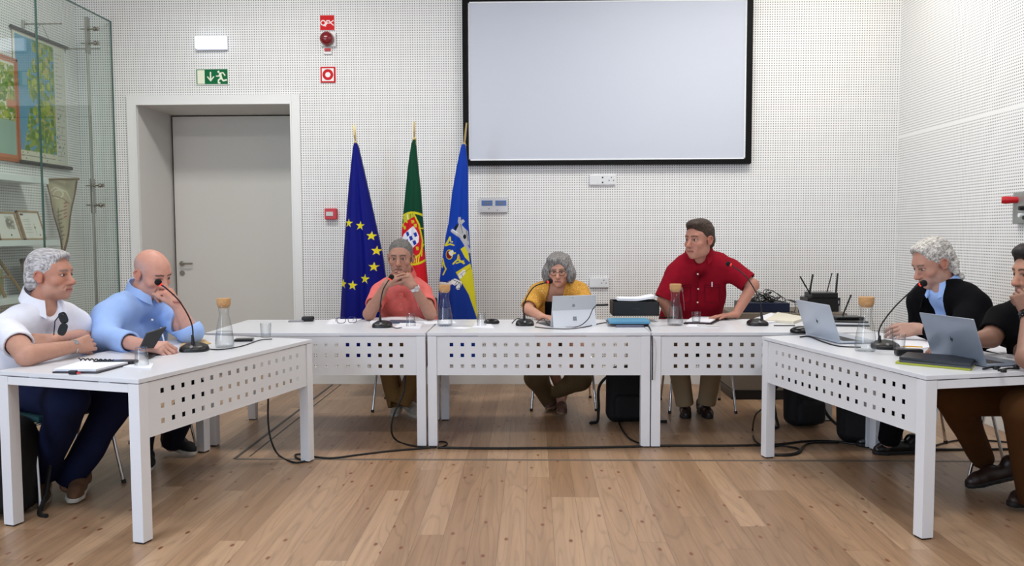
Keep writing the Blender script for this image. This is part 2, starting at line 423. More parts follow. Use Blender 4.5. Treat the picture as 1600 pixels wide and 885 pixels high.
# ceiling lamp bodies where the ceiling lights are
lampm = mat('lamp_diffuser', (255, 250, 240), .5, emit=(255, 246, 230), es=3.)
for i, (x, y) in enumerate([(-2.2, 2.2), (1.4, 2.2), (-2.2, 5.6), (1.4, 5.6)]):
    t = empty('ceiling_lamp', (x, y, ZC), 'white linear ceiling lamp, '+('front left, left of the camera', 'front right, right of the camera', 'rear left, above the flags', 'rear right, above the man in dark red')[i], 'ceiling lamp', 'ceiling lamps')
    MB().box((x-.62, y-.17, 3.955), (x+.62, y+.17, ZC), bev=.004).out('housing', white_paint, t)
    MB().box((x-.6, y-.15, 3.948), (x+.6, y+.15, 3.956)).out('diffuser', lampm, t)

# ================================================================= TABLES
table_white = mat('table_laminate', (216, 218, 224), .28, spec=.5)
leg_white = mat('table_powder_coat', (222, 223, 227), .38)
panel_mt = mat('table_panel_coat', (218, 219, 222), .38)
black_pl = mat('black_plastic', (22, 22, 24), .42)
TW, TD, TH = 1.42, .81, .74
def perforated_plate(b, M, x0, x1, z0, z1, y0, y1):
    hs = .0115; n = 17; p = .0695; zs = [.524, .5935, .663]
    c = (x0+x1)/2; xs = [c+(i-8)*p for i in range(n)]
    ex = [x0]; [ex.extend((x-hs, x+hs)) for x in xs]; ex.append(x1)
    ez = [z0]; [ez.extend((z-hs, z+hs)) for z in zs]; ez.append(z1)
    nx, nz = len(ex), len(ez); vs = []
    for y in (y0, y1):
        for z in ez:
            for x in ex: vs.append(M @ Vector((x, y, z)))
    K = nx*nz; fs = []
    hole = lambda i, j: (0 <= i < nx-1 and 0 <= j < nz-1) and i % 2 == 1 and j % 2 == 1
    solid = lambda i, j: 0 <= i < nx-1 and 0 <= j < nz-1 and not hole(i, j)
    for j in range(nz-1):
        for i in range(nx-1):
            if not solid(i, j): continue
            a = j*nx+i; q = (a, a+1, a+nx+1, a+nx)
            fs.append(q); fs.append(tuple(k+K for k in q[::-1]))
            for (di, dj, u, v) in ((0, -1, a, a+1), (1, 0, a+1, a+nx+1), (0, 1, a+nx+1, a+nx), (-1, 0, a+nx, a)):
                if not solid(i+di, j+dj): fs.append((v, u, u+K, v+K))
    b.add(vs, fs)
def table(o, th, label):
    t = empty('desk', (o[0], o[1], 0), label, 'table', 'white desks of the horseshoe')
    M = Matrix.Translation(Vector((o[0], o[1], 0))) @ Matrix.Rotation(th, 4, 'Z')
    MB().box((0, 0, TH-.02), (TW, TD, TH), M, bev=.002).out('tabletop', table_white, t)
    for (x, y) in ((0, 0), (TW-.06, 0), (0, TD-.06), (TW-.06, TD-.06)):
        lg = MB().box((x+.001, y+.001, .008), (x+.059, y+.059, TH-.023), M, bev=.0015).out('leg', leg_white, t)
        MB().box((x+.006, y+.006, 0), (x+.054, y+.054, .008), M).out('foot_pad', black_pl, lg)
    b = MB()
    for x in (.002, TW-.058): b.box((x, .06, TH-.062), (x+.056, TD-.06, TH-.025), M)
    b.box((.06, TD-.05, TH-.062), (TW-.06, TD-.01, TH-.025), M)
    for x in (.01, TW-.05):
        for y in (.2, .6): b.box((x, y-.03, TH-.026), (x+.04, y+.03, TH-.02), M)
    b.out('frame_rail', leg_white, t)
    b = MB(); perforated_plate(b, M, .058, TW-.058, .468, TH-.024, .009, .011)
    b.box((.058, .008, .466), (TW-.058, .022, .470), M)
    b.out('perforated_front_panel', panel_mt, t)
    return t
C3 = (-.671, 5.187)
table(C3, 0, 'middle white desk facing the camera, with the folding computer on it')
table((C3[0]-TW-.012, 5.187), 0, 'white desk behind which the man in the salmon polo shirt sits')
table((C3[0]+TW+.006, 5.187), 0, 'white desk behind which the man in the dark red shirt leans')
table((-1.722, 3.512), 1.2866, 'angled white desk at the left, with the two men in white and blue shirts')
table((1.398, 4.995), -1.336, 'angled white desk at the right, with two silver notebook computers')

# ================================================================= WALL FIXTURES
def wallbox(name, px0, py0, px1, py1, d, m, label=None, cat=None, parent=None, bev=.004):
    p = atY(px0, py0, YB); q = atY(px1, py1, YB)
    o = MB().box((p.x, YB-d, q.z), (q.x, YB, p.z), bev=bev).out(name, m, parent, None if parent else ((p.x+q.x)/2, YB, (p.z+q.z)/2))
    if label: tag(o, label, cat)
    return o
# projection screen
s0 = atY(722, -5, YB-.06); s1 = atY(1173.5, 256, YB-.06)
t = empty('projection_screen', ((s0.x+s1.x)/2, YB, s1.z), 'big blank white projection screen in a black frame on the back wall', 'projection screen')
fr = mat('screen_frame_black', (6, 6, 8), .6, spec=.2)
b = MB(); fw = .05
b.box((s0.x, YB-.07, s1.z), (s0.x+fw, YB-.005, s0.z), bev=.004); b.box((s1.x-fw, YB-.07, s1.z), (s1.x, YB-.005, s0.z), bev=.004)
b.box((s0.x+fw-.002, YB-.068, s1.z), (s1.x-fw+.002, YB-.005, s1.z+.042), bev=.004); b.box((s0.x+fw-.002, YB-.068, s0.z-.042), (s1.x-fw+.002, YB-.005, s0.z), bev=.004)
b.out('screen_frame', fr, t)
MB().box((s0.x+fw-.01, YB-.05, s1.z+.03), (s1.x-fw+.01, YB-.03, s0.z-.03)).out('screen_surface', mat('screen_white', (198, 204, 217), .7), t)
b = MB(); ew = mat('screen_edge_white', (248, 250, 252), .5)
b.box((s0.x+fw, YB-.054, s1.z+.042), (s0.x+fw+.012, YB-.049, s0.z-.042)); b.box((s1.x-fw-.012, YB-.054, s1.z+.042), (s1.x-fw, YB-.049, s0.z-.042))
b.box((s0.x+fw, YB-.054, s1.z+.042), (s1.x-fw, YB-.049, s1.z+.054)); b.box((s0.x+fw, YB-.054, s0.z-.054), (s1.x-fw, YB-.049, s0.z-.042))
b.out('screen_border', ew, t)
# emergency lamp
p = atY(304, 56, YB-.05); q = atY(354, 77, YB-.05)
t = empty('emergency_lamp', ((p.x+q.x)/2, YB, q.z), 'lit white emergency lamp on the wall above the green exit sign', 'lamp')
MB().box((p.x, YB-.025, q.z), (q.x, YB, p.z), bev=.006).out('lamp_base', mat('lamp_base_white', (225, 228, 238), .4), t)
MB().box((p.x+.004, YB-.06, q.z+.006), (q.x-.004, YB-.024, p.z-.004), bev=.012).out('lamp_cover', mat('lit_cover', (235, 240, 255), .3, emit=(232, 238, 255), es=1.6), t)
sign_mt = mat('printed_sign', (255, 255, 255), .6, spec=.2, vcol=True)
paper_print = mat('printed_paper', (255, 255, 255), .7, vcol=True)
# exit sign
p = atY(305.5, 107.5, YB-.012); q = atY(357, 132.5, YB-.012); w, h = q.x-p.x, p.z-q.z
def exit_draw(c):
    G = (10, 104, 62); Y = (232, 236, 214)
    c.rect(0, 0, w, h, (236, 240, 232)); e = .006; c.rect(e, e, w-e, h-e, G)
    u = lambda x, y: ((x-95)/(575-95)*w, (808-y)/(808-588)*h)
    a = u(120, 792); bb = u(228, 606); c.rect(a[0], a[1], bb[0], bb[1], Y)
    c.line([u(314, 640), u(314, 750)], .0065, Y); c.line([u(270, 700), u(314, 750), u(358, 700)], .0055, Y)
    x, z = u(432, 632); c.circ(x, z, .010, Y)
    c.line([u(455, 660), u(470, 720)], .011, Y); c.line([u(455, 650), u(500, 645), u(525, 680)], .0055, Y)
    c.line([u(450, 665), u(435, 690), u(400, 688)], .0055, Y)
    c.line([u(470, 715), u(500, 752), u(545, 742)], .007, Y); c.line([u(462, 718), u(430, 745), u(428, 780), u(448, 782)], .007, Y)
o = sheet('exit_sign', w, h, .0022, exit_draw, T((p.x, YB-.012, q.z)), .012, sign_mt)
tag(o, 'green emergency exit sign with running figure and down arrow above the doorway', 'sign')
# siren sign
p = atY(499.5, 23.5, YB-.01); q = atY(523, 47.5, YB-.01); w1, h1 = q.x-p.x, p.z-q.z
def siren_draw(c):
    R = (205, 30, 34); c.rect(0, 0, w1, h1, (235, 225, 225)); c.rect(.003, .003, w1-.003, h1-.003, R)
    u = lambda x, y: ((x-70)/(242-70)*w1, (240-y)/(240-62)*h1); Wt = (245, 232, 232)
    x, z = u(108, 152); c.ring(x, z, .020, .0045, Wt)
    c.line([u(130, 180), u(150, 165), u(150, 128), u(180, 128), u(192, 150), u(226, 128)], .0042, Wt)
    c.line([u(192, 150), u(228, 180)], .0042, Wt); c.line([u(110, 185), u(140, 190)], .0035, Wt); c.line([u(140, 155), u(190, 155)], .0035, Wt)
o = sheet('alarm_sign', w1, h1, .0018, siren_draw, T((p.x, YB-.01, q.z)), .01, sign_mt)
tag(o, 'square red sign with white siren symbol above the red dome', 'sign')
# siren
c = atY(510.5, 60.5, YB-.05)
t = empty('fire_alarm_siren', (c.x, YB, c.z), 'dark red domed fire alarm siren on the wall below the red sign', 'fire alarm')
MB().box((c.x-.062, YB-.03, c.z-.062), (c.x+.075, YB, c.z+.062), bev=.008).out('siren_base', white_paint, t)
MB().lathe([(.001, .075), (.03, .072), (.05, .058), (.06, .035), (.062, .0)], M=T((c.x, YB-.03, c.z), 0, math.pi/2), n=32).out('siren_dome', mat('siren_red', (120, 10, 22), .25, coat=.5), t, smooth=True)
c = atY(512, 79, YB-.02)
t = empty('alarm_indicator', (c.x, YB, c.z), 'small white device with a red lens below the siren dome', 'alarm indicator')
MB().box((c.x-.04, YB-.018, c.z-.03), (c.x+.035, YB, c.z+.03), bev=.004).out('housing', white_paint, t)
MB().box((c.x-.028, YB-.03, c.z-.006), (c.x+.028, YB-.016, c.z+.02), bev=.004).out('red_lens', mat('red_lens', (180, 30, 40), .3), t)
# alarm button sign
p = atY(500.5, 104.5, YB-.01); q = atY(524, 129, YB-.01); w2, h2 = q.x-p.x, p.z-q.z
def ring_draw(c):
    R = (200, 26, 36); c.rect(0, 0, w2, h2, R); c.rect(.013, .013, w2-.013, h2-.013, (238, 238, 236)); c.circ(w2*.5, h2*.5, .049, R); c.circ(w2*.5, h2*.5, .023, (240, 240, 238))
o = sheet('alarm_button_sign', w2, h2, .002, ring_draw, T((p.x, YB-.01, q.z)), .01, sign_mt)
tag(o, 'square white sign with red border and red ring on the wall', 'sign')
# red manual call point
p = atY(507, 326, YB-.04); q = atY(526, 343, YB-.04)
t = empty('alarm_call_point', ((p.x+q.x)/2, YB, q.z), 'small red fire alarm call box between the doorway and the flags', 'fire alarm box')
MB().box((p.x, YB-.045, q.z), (q.x, YB, p.z), bev=.006).out('housing', mat('alarm_red', (196, 22, 34), .35), t)
MB().box((p.x+.014, YB-.05, q.z+.03), (q.x-.03, YB-.044, p.z-.03), bev=.002).out('label_plate', mat('plate_grey', (205, 205, 205), .5), t)
# thermostats
p = atY(749.5, 309, YB-.02); q = atY(793, 332, YB-.02)
t = empty('thermostat', ((p.x+q.x)/2, YB, q.z), 'silver twin thermostat with two blue displays right of the flags', 'thermostat')
MB().box((p.x, YB-.022, q.z), (q.x, YB, p.z), bev=.004).out('housing', mat('thermostat_silver', (205, 207, 212), .35), t)
lcd = mat('blue_display', (84, 116, 176), .3)
for a in (752.5, 774): 
    a0 = atY(a, 313.5, YB-.024); a1 = atY(a+17, 321.5, YB-.024)
    d = MB().box((a0.x, YB-.0245, a1.z), (a1.x, YB-.021, a0.z)).out('display', lcd, t)
    bb = MB(); 
    for k in range(3): bb.box((a0.x+.025+k*.018, YB-.0255, a1.z+.012), (a0.x+.036+k*.018, YB-.0243, a0.z-.012))
    bb.out('digits', mat('display_digits', (120, 120, 116), .4), d)
b = MB()
for (a, bb) in ((764, 326), (777, 328.5)):
    a0 = atY(a, bb, YB-.024); b.lathe([(.001, .004), (.004, .003), (.005, 0)], M=T((a0.x, YB-.022, a0.z), 0, math.pi/2), n=12)
b.out('buttons', mat('grey_button', (110, 110, 114), .5), t)
# sockets
def socket_strip(px0, py0, px1, py1, label, cells):
    p = atY(px0, py0, YB-.02); q = atY(px1, py1, YB-.02)
    t = empty('socket_plate', ((p.x+q.x)/2, YB, q.z), label, 'power socket')
    MB().box((p.x, YB-.02, q.z), (q.x, YB, p.z), bev=.003).out('plate', mat('socket_white', (232, 233, 235), .35), t)
    zc = (p.z+q.z)/2; n = len(cells); cw = (q.x-p.x)/n
    for i, k in enumerate(cells):
        cx = p.x+cw*(i+.5)
        f = MB().box((cx-cw*.46, YB-.024, q.z+.006), (cx+cw*.46, YB-.018, p.z-.006), bev=.002).out('cover', mat('socket_cover', (224, 227, 230), .35), t)
        if k == 'c': continue
        b = MB(); spots = [(0, .022), (0, -.022)] if k == 'v' else [(-.02, -.004), (.02, -.004), (0, .022)]
        for (a, z) in spots: b.lathe([(.001, .001), (.0075 if k == 'v' else .005, .001), (.0075 if k == 'v' else .005, 0)], M=T((cx+a, YB-.0242, zc+z), 0, math.pi/2), n=14)
        b.out('socket_holes', mat('socket_dark', (30, 30, 32), .6), f)
socket_strip(921, 273.5, 962, 289.5, 'white three-part socket plate on the wall under the projection screen', ['c', 'v', 't'])
socket_strip(921, 434, 951, 450, 'low white socket plate on the wall right of the grey-haired woman', ['c', 't'])
# device on the right wall
def atXR(px, py): return atX(px, py, XR)
p = atXR(1592.5, 301); q = atXR(1591, 350)
t = empty('wall_device', (XR, p.y, q.z), 'grey metal wall box with red lever on the right wall', 'switch box')
bx = MB().box((XR-.04, p.y-.30, q.z), (XR, p.y, p.z), bev=.004).out('housing', mat('device_grey', (150, 154, 150), .35, metal=.4), t)
z0 = atXR(1592, 313).z
MB().tube([(XR-.03, p.y-.05, z0), (XR-.10, p.y-.02, z0), (XR-.12, p.y-.01, z0)], [.02, .026, .022], 12).out('red_lever', mat('alarm_red', (196, 22, 34), .35), t, smooth=True, sharp=40)
for zz in (326, 337, 341):
    z1 = atXR(1597, zz).z; k = MB(); k.lathe([(.001, .03), (.014, .028), (.016, 0)], M=T((XR-.04, p.y-.12-(.05 if zz == 341 else 0), z1), math.pi/2*0, 0, -math.pi/2), n=14)
    k.out('knob', black_pl if zz != 337 else white_paint, t, smooth=True, sharp=50)
# ================================================================= DISPLAY CASE
XG = -3.77
pane = glass_mat('case_glass', (.925, .96, .945), 1.0)
pane_edge = mat('glass_edge_green', (70, 106, 100), .2)
zt = 3.28
case = empty('display_case', (XL+.15, 5.9, 0), 'tall greenish glass display case with shelves along the left wall', 'display case')
def glass_pane(y0, y1):
    o = MB().box((XG-.005, y0, .01), (XG+.005, y1, zt)).out('glass_pane', pane, case)
    b = MB(); e = .0062
    b.box((XG-e, y1-.002, .01), (XG+e, y1+.001, zt)); b.box((XG-e, y0-.001, .01), (XG+e, y0+.002, zt)); b.box((XG-e, y0, zt-.006), (XG+e, y1, zt+.003))
    b.out('polished_edge', pane_edge, o)
glass_pane(6.263, 7.385)
glass_pane(4.3, 6.257)
# rods and spider clamps
yp = 7.08
b = MB()
for d in (-.011, .011): b.tube([(XG-.05, yp+d, 0), (XG-.05, yp+d, 3.24)], .008, 10)
rods = b.out('support_rods', steel, case, smooth=True, sharp=40)
for z0, z1 in ((2.93, 3.24), (1.56, 1.86)):
    c = MB().box((XG-.062, yp-.024, z0), (XG-.038, yp+.024, z1), bev=.004).out('clamp_plate', steel, rods)
    for z in (z0+.09 if z0 > 2 else z0+.07, z1-.10 if z0 > 2 else z1-.06):
        b = MB(); b.tube([(XG-.11, yp-.0, z), (XG+.045, yp, z)], .007, 10); b.lathe([(.001, .0), (.018, .0), (.02, .012), (.016, .02), (.001, .02)], M=T((XG+.008, yp, z), 0, 0, math.pi/2), n=18)
        b.lathe([(.001, 0), (.014, 0), (.017, .012), (.001, .016)], M=T((XG+.035, yp, z), 0, 0, math.pi/2), n=18)
        b.out('clamp_bolt', steel, rods, smooth=True, sharp=40)
for k, (yy, zz) in enumerate(((6.62, 3.07), (7.2, 3.0))):
    b = MB(); b.tube([(XL, yy, zz), (XG-.006, yy, zz)], .006, 8); b.tube([(XL, yy, zz-.03), (XL+.012, yy, zz+.03)], .016, 10); b.out('spacer_arm', steel, case, smooth=True, sharp=40)
# shelves
shelf_m = mat('shelf_white', (222, 228, 226), .4)
for z, y1, lab in ((1.777, 6.50, 'upper white wall shelf inside the glass display case'), (1.29, 6.62, 'lower white wall shelf inside the glass display case holding two framed prints'), (.86, 6.75, 'lowest white wall shelf inside the glass display case behind the seated men')):
    o = MB().box((XL, 4.4, z), (XL+.24, y1, z+.045), bev=.003).out('shelf', shelf_m, case)
# maps on the left wall: built as sheets facing +x
def wall_sheet(name, ya, yb, z0, z1, draw, step=.006, thick=.004, X=XL+.012, parent=None):
    M = Matrix.Translation(Vector((X, ya, z0))) @ Matrix.Rotation(math.pi/2, 4, 'Z')
    return sheet(name, yb-ya, z1-z0, step, draw, M, thick, paper_print, parent)
def blobs(c, n, x0, z0, x1, z1, r0, r1, cols, seed):
    R = np.random.RandomState(seed)
    for _ in range(n):
        c.circ(R.uniform(x0, x1), R.uniform(z0, z1), R.uniform(r0, r1), cols[R.randint(len(cols))], R.uniform(r0, r1))
def mapdraw(w, h, seed, sea=True):
    def f(c):
        c.rect(0, 0, w, h, (212, 210, 190))
        if sea: c.rect(.02, .09, w-.17, h-.03, (96, 150, 178))
        G = [(112, 140, 52), (140, 160, 60), (170, 180, 70), (94, 128, 48), (176, 170, 96), (128, 150, 84)]
        coast = [(.10, .09), (.15, .3), (.2, .5), (.16, .7), (.26, .85), (.24, h-.03), (w-.18, h-.03), (w-.17, .09)]
        m = c.pmask(coast if sea else [(.02, .04), (.02, h-.04), (w-.02, h-.04), (w-.02, .04)])
        keep = c.C.copy(); blobs(c, 900, 0, 0, w, h, .008, .035, G, seed); keep[m] = c.C[m]; c.C[:] = keep
        if sea:
            c.rect(w-.165, .02, w-.01, h-.02, (205, 205, 192))
            R = np.random.RandomState(seed+1)
            for k in range(26):
                z = .05+k*.036; c.line([(w-.15, z), (w-.15+R.uniform(.03, .12), z)], .003, (150, 150, 146))
            blobs(c, 30, w-.155, .1, w-.02, .5, .004, .012, [(120, 124, 126), (170, 168, 150), (196, 190, 168)], seed+2)
            c.line([(.02, .05), (w-.2, .05)], .004, (120, 116, 110)); blobs(c, 12, .03, .02, w-.2, .08, .004, .01, [(110, 100, 92), (150, 120, 90)], 5)
        else:
            c.rect(.0, .0, w, .035, (190, 120, 84)); c.rect(0, h-.02, w, h, (190, 120, 84)); c.rect(w-.018, 0, w, h, (190, 116, 80)); c.rect(.02, .035, w-.02, .3, (150, 176, 160)); c.rect(w-.12, .40, w*.98, .46, (196, 128, 92))
    return f
t = empty('wall_map', (XL, 6.85, 1.97), 'hanging scroll map of green coast and blue sea in the display case', 'map')
wall_sheet('map_sheet', 6.47, 7.19, 1.97, 3.00, mapdraw(.72, 1.03, 11), parent=t)
b = MB(); b.tube([(XL+.02, 6.44, 3.01), (XL+.02, 7.22, 3.01)], .016, 10); b.out('top_rod', mat('map_rod', (58, 56, 54), .5), t, smooth=True, sharp=40)
b = MB(); b.tube([(XL+.02, 6.44, 1.96), (XL+.02, 7.22, 1.96)], .016, 10); b.out('bottom_rod', mat('map_rod', (58, 56, 54), .5), t, smooth=True, sharp=40)
b = MB(); b.tube([(XL+.012, 6.75, 3.02), (XL+.012, 6.86, 3.14), (XL+.012, 6.97, 3.02)], .002, 6); b.out('hanging_cord', mat('cord_grey', (120, 118, 112), .8), t)
t = empty('framed_map', (XL, 6.0, 1.95), 'framed green map with orange border at the left edge of the display case', 'map')
wall_sheet('map_sheet', 5.5, 6.46, 1.97, 2.74, mapdraw(.96, .77, 23, False), X=XL+.03, parent=t)
b = MB(); 
for lo, hi in (((XL, 6.46, 1.95), (XL+.035, 6.485, 2.76)), ((XL, 5.48, 1.95), (XL+.035, 5.5, 2.76)), ((XL, 5.48, 1.95), (XL+.035, 6.485, 1.972)), ((XL, 5.48, 2.74), (XL+.035, 6.485, 2.76))): b.box(lo, hi)
b.out('frame', mat('orange_wood', (176, 104, 66), .5), t)
# pennant
M = T((-4.07, 6.80, 1.22)); 
def pen(c):
    c.rect(0, 0, .3, .62, (186, 174, 140)); R = np.random.RandomState(3)
    c.ring(.12, .50, .035, .005, (216, 208, 184)); c.line([(.06, .53), (.1, .56), (.18, .52), (.22, .44)], .006, (214, 206, 180)); c.line([(.07, .49), (.16, .46), (.2, .42)], .004, (128, 112, 84))
    for k in range(8): z = .1+k*.035; c.line([(.12, z), (.15+.01*(k % 2), z+.012)], .005, (122, 108, 80)); c.line([(.13, z+.01), (.13, z+.03)], .003, (122, 108, 80))
    for k in range(5): c.line([(.17, .30+k*.03), (.185, .31+k*.03)], .005, (168, 84, 74))
    for k in range(5): c.line([(.19-.004*k, .20-k*.02), (.205-.006*k, .215-k*.02)], .004, (120, 106, 78))
def pennant_mesh():
    t = empty('pennant', (-3.93, 6.80, 1.22), 'beige triangular pennant with brown fringe hanging at the end of the shelf', 'pennant')
    nx, nz = 60, 130; S, Z = np.meshgrid(np.linspace(0, 1, nx), np.linspace(0, 1, nz))
    hw = .012+.126*Z; cx = .155-.012*(1-Z)
    X = cx+(S-.5)*2*hw; ZZ = Z*.60+.004*np.cos(S*9)*(Z > .95)
    cv = Canvas(X, Z*.62, (186, 174, 140)); pen(cv)
    ed = (S < .07*1/(.2+Z)) | (S > 1-.06/(.2+Z)); cv.put(ed, (112, 76, 50))
    Y = .012*np.sin(S*7+Z*4)+.01*np.sin(Z*9)
    A = np.stack([X-4.085, 6.80+Y, 1.23+ZZ], -1).reshape(-1, 3); B = A+np.array([0, .006, 0])
    idx = np.arange(nx*nz).reshape(nz, nx); q = np.stack([idx[:-1, :-1], idx[:-1, 1:], idx[1:, 1:], idx[1:, :-1]], -1).reshape(-1, 4)
    C = cv.C.reshape(-1, 3)
    mesh_obj('pennant_cloth', np.concatenate([A, B]), np.concatenate([q, q[:, ::-1]+nx*nz]), mat('pennant_satin', (186, 174, 140), .45, vcol=True, sheen=.3), t, None, True, None, np.concatenate([C, C]))
    MB().tube([(-4.09, 6.79, 1.835), (-3.775, 6.79, 1.838)], .009, 8).out('hanging_rod', mat('pennant_rod', (128, 104, 64), .5), t, smooth=True, sharp=40)
    return t
pennant_mesh()
# framed prints leaning on the lower shelf
wood_l = mat('pale_wood_frame', (168, 140, 108), .5)
def leaning(y0, y1, h, draw, lab, base=1.335, rz=.0):
    M = Matrix.Translation(Vector((XL+.20, y0, base))) @ Matrix.Rotation(math.pi/2+rz, 4, 'Z') @ Matrix.Rotation(-.28, 4, 'X')
    c = M @ Vector(((y1-y0)/2, 0, 0)); t = empty('framed_print', c, lab, 'framed print', 'prints on the display shelf')
    w = y1-y0
    sheet('print', w-.02, h-.02, .005, draw, M @ Matrix.Translation(Vector((.01, -.002, .01))), .004, paper_print, t)
    b = MB(); 
    for lo, hi in (((0, -.008, 0), (w, .014, .012)), ((0, -.008, h-.012), (w, .014, h)), ((0, -.008, 0), (.012, .014, h)), ((w-.012, -.008, 0), (w, .014, h))): b.box(lo, hi, M)
    b.box((.002, .004, .002), (w-.002, .012, h-.002), M)
    b.out('frame', wood_l, t)
def pr1(c):
    c.rect(0, 0, 1, 1, (216, 214, 206)); blobs(c, 40, .12, .09, .20, .17, .008, .02, [(150, 146, 130), (186, 184, 170), (126, 122, 112)], 4); c.circ(.14, .03, .008, (60, 50, 40))
def pr2(c):
    c.rect(0, 0, 1, 1, (226, 224, 216)); c.rect(.02, .19, .06, .2, (70, 66, 60))
    for k in range(9): c.line([(.03, .05+k*.013), (.12, .05+k*.013)], .0015, (190, 188, 180))
    c.line([(.16, .03), (.16, .12)], .003, (170, 166, 150)); c.circ(.16, .09, .01, (120, 108, 90)); c.circ(.2, .03, .008, (120, 110, 100))
leaning(5.93, 6.19, .22, pr1, 'framed print with a grey map drawing, left one on the lower display shelf')
leaning(6.23, 6.50, .235, pr2, 'framed certificate print, right one on the lower display shelf')
# wooden easel and framed picture low in the case
t = empty('wooden_easel', (XL+.15, 6.0, .905), 'pale wooden easel standing in the display case behind the man in white polo', 'easel')
b = MB()
b.tube([(XL+.18, 5.99, .91), (XL+.10, 5.90, 1.26)], .012, 6); b.tube([(XL+.18, 6.22, .91), (XL+.10, 5.98, 1.26)], .012, 6); b.tube([(XL+.17, 5.97, 1.06), (XL+.15, 6.12, 1.06)], .007, 6)
b.out('legs', mat('easel_wood', (150, 122, 84), .5), t)
MB().box((XL+.085, 5.88, 1.22), (XL+.115, 6.0, 1.28), bev=.003).out('head_block', mat('easel_wood', (150, 122, 84), .5), t)
MB().box((XL+.12, 5.8, .93), (XL+.14, 6.04, 1.12), T((0, 0, 0))).out('board', mat('olive_board', (150, 150, 110), .6), t)
t = empty('framed_picture', (XL+.15, 6.4, .905), 'brown framed picture with green-grey glass low in the display case', 'framed picture')
M = Matrix.Translation(Vector((XL+.20, 6.26, .905))) @ Matrix.Rotation(math.pi/2, 4, 'Z') @ Matrix.Rotation(-.2, 4, 'X')
b = MB(); w, h = .34, .29
for lo, hi in (((0, -.01, 0), (w, .016, .03)), ((0, -.01, h-.03), (w, .016, h)), ((0, -.01, 0), (.03, .016, h)), ((w-.03, -.01, 0), (w, .016, h))): b.box(lo, hi, M)
b.out('frame', mat('brown_frame', (112, 88, 58), .5), t)
MB().box((.028, .0, .028), (w-.028, .012, h-.028), M).out('picture', mat('dark_green_picture', (66, 84, 80), .3), t)

# ================================================================= FLAGS
YFL = 6.86
gold = mat('gold_metal', (196, 172, 108), .3, metal=.85)
def U(px, py): 
    p = atY(px, py, YFL); return (p.x, p.z)
def flag(name, label, finial, outline, paint, folds, base, spread=.05, seed=0):
    """outline: rows (py, left px, right px)"""
    rows = []
    for (py, l, r) in outline:
        a = U(l, py); bb = U(r, py); rows.append((a[1], a[0], bb[0]))
    rows.sort()
    zs = np.array([r[0] for r in rows]); ls = np.array([r[1] for r in rows]); rs = np.array([r[2] for r in rows])
    z0, z1 = zs[0], zs[-1]; nz = int((z1-z0)/.0035); nx = 110
    zz = np.linspace(z0, z1, nz); S, Z = np.meshgrid(np.linspace(0, 1, nx), zz)
    Lf = np.interp(zz, zs, ls)[:, None]; Rt = np.interp(zz, zs, rs)[:, None]
    X = Lf+(Rt-Lf)*S; wd = (Rt-Lf)
    cv = Canvas(X, Z, base); paint(cv)
    Y = YFL-.02-.45*wd*np.sin(np.pi*S)**.6*.6
    dn = np.clip((z1-Z)/(z1-z0), 0, 1)
    for (n, a, ph, tw) in folds: Y = Y+a*(.25+dn)*np.sin(2*np.pi*n*S+ph+tw*dn)*np.clip(wd/.2, .2, 1)*np.sin(np.pi*S)**.4
    A = np.stack([X, Y, Z], -1).reshape(-1, 3)
    Yb = YFL+.03+.4*wd*np.sin(np.pi*S)*.5+.012*np.sin(2*np.pi*3*S); Bk = np.stack([X, Yb, Z], -1).reshape(-1, 3)
    N = nx*nz; idx = np.arange(N).reshape(nz, nx); q = np.stack([idx[:-1, :-1], idx[:-1, 1:], idx[1:, 1:], idx[1:, :-1]], -1).reshape(-1, 4)
    ring = np.array(list(idx[0, :])+list(idx[1:, -1])+list(idx[-1, -2::-1])+list(idx[-2:0:-1, 0])); nxt = np.roll(ring, -1)
    F = np.concatenate([q, q[:, ::-1]+N, np.stack([ring, ring+N, nxt+N, nxt], -1)])
    C = cv.C.reshape(-1, 3)
    fx, fz = U(*finial[1]); tx, tz = U(*finial[0]); bx = rows[0][1]*.5+rows[0][2]*.5
    t = empty(name, (bx, YFL, 0), label, 'flag', 'flags on poles behind the desks')
    mesh_obj('flag_cloth', np.concatenate([A, Bk]), F, mat('flag_satin', (255, 255, 255), .62, spec=.2, vcol=True), t, None, True, None, np.concatenate([C, C]))
    MB().tube([(bx, YFL, .35), (fx, YFL, fz-.02)], .012, 12).out('pole', gold, t, smooth=True, sharp=40)
    d = Vector((tx-fx, 0, tz-fz)); L = d.length; M = Matrix.Translation(Vector((fx, YFL, fz))) @ d.to_track_quat('Z', 'Y').to_matrix().to_4x4()
    b = MB(); b.lathe([(.013, -.03), (.018, -.025), (.018, -.0), (.012, .005), (.02, .016), (.012, .028), (.009, .04)], M=M, n=16)
    b.prism([(-.008, .035), (.008, .035), (.016, .055), (.026, .085), (.016, .13), (.004, L), (-.004, L), (-.016, .13), (-.026, .085), (-.016, .055)], -.006, .006, M=M, ax=1)
    b.out('spear_finial', gold, t)
    b = MB(); b.tube([(bx, YFL, .34), (bx, YFL, .46)], .02, 12); b.tube([(bx, YFL, .40), (bx, YB-.006, .40)], .012, 8); b.box((bx-.03, YB-.012, .34), (bx+.03, YB-.002, .46), bev=.003)
    b.out('wall_bracket', mat('dark_base', (50, 48, 46), .4, metal=.6), t, smooth=True, sharp=40)
    return t
def eu(c):
    Yl = (224, 214, 40)
    for (px, py, r) in ((547.5, 349, 7.5), (566, 353, 7.5), (583, 369, 7.8), (590.5, 392, 8), (587.5, 416.5, 8), (574.5, 435, 8), (555.5, 445, 8), (538, 443, 8), (606, 500, 0.1)):
        x, z = U(px, py); c.star(x, z, r/187, Yl, .08)
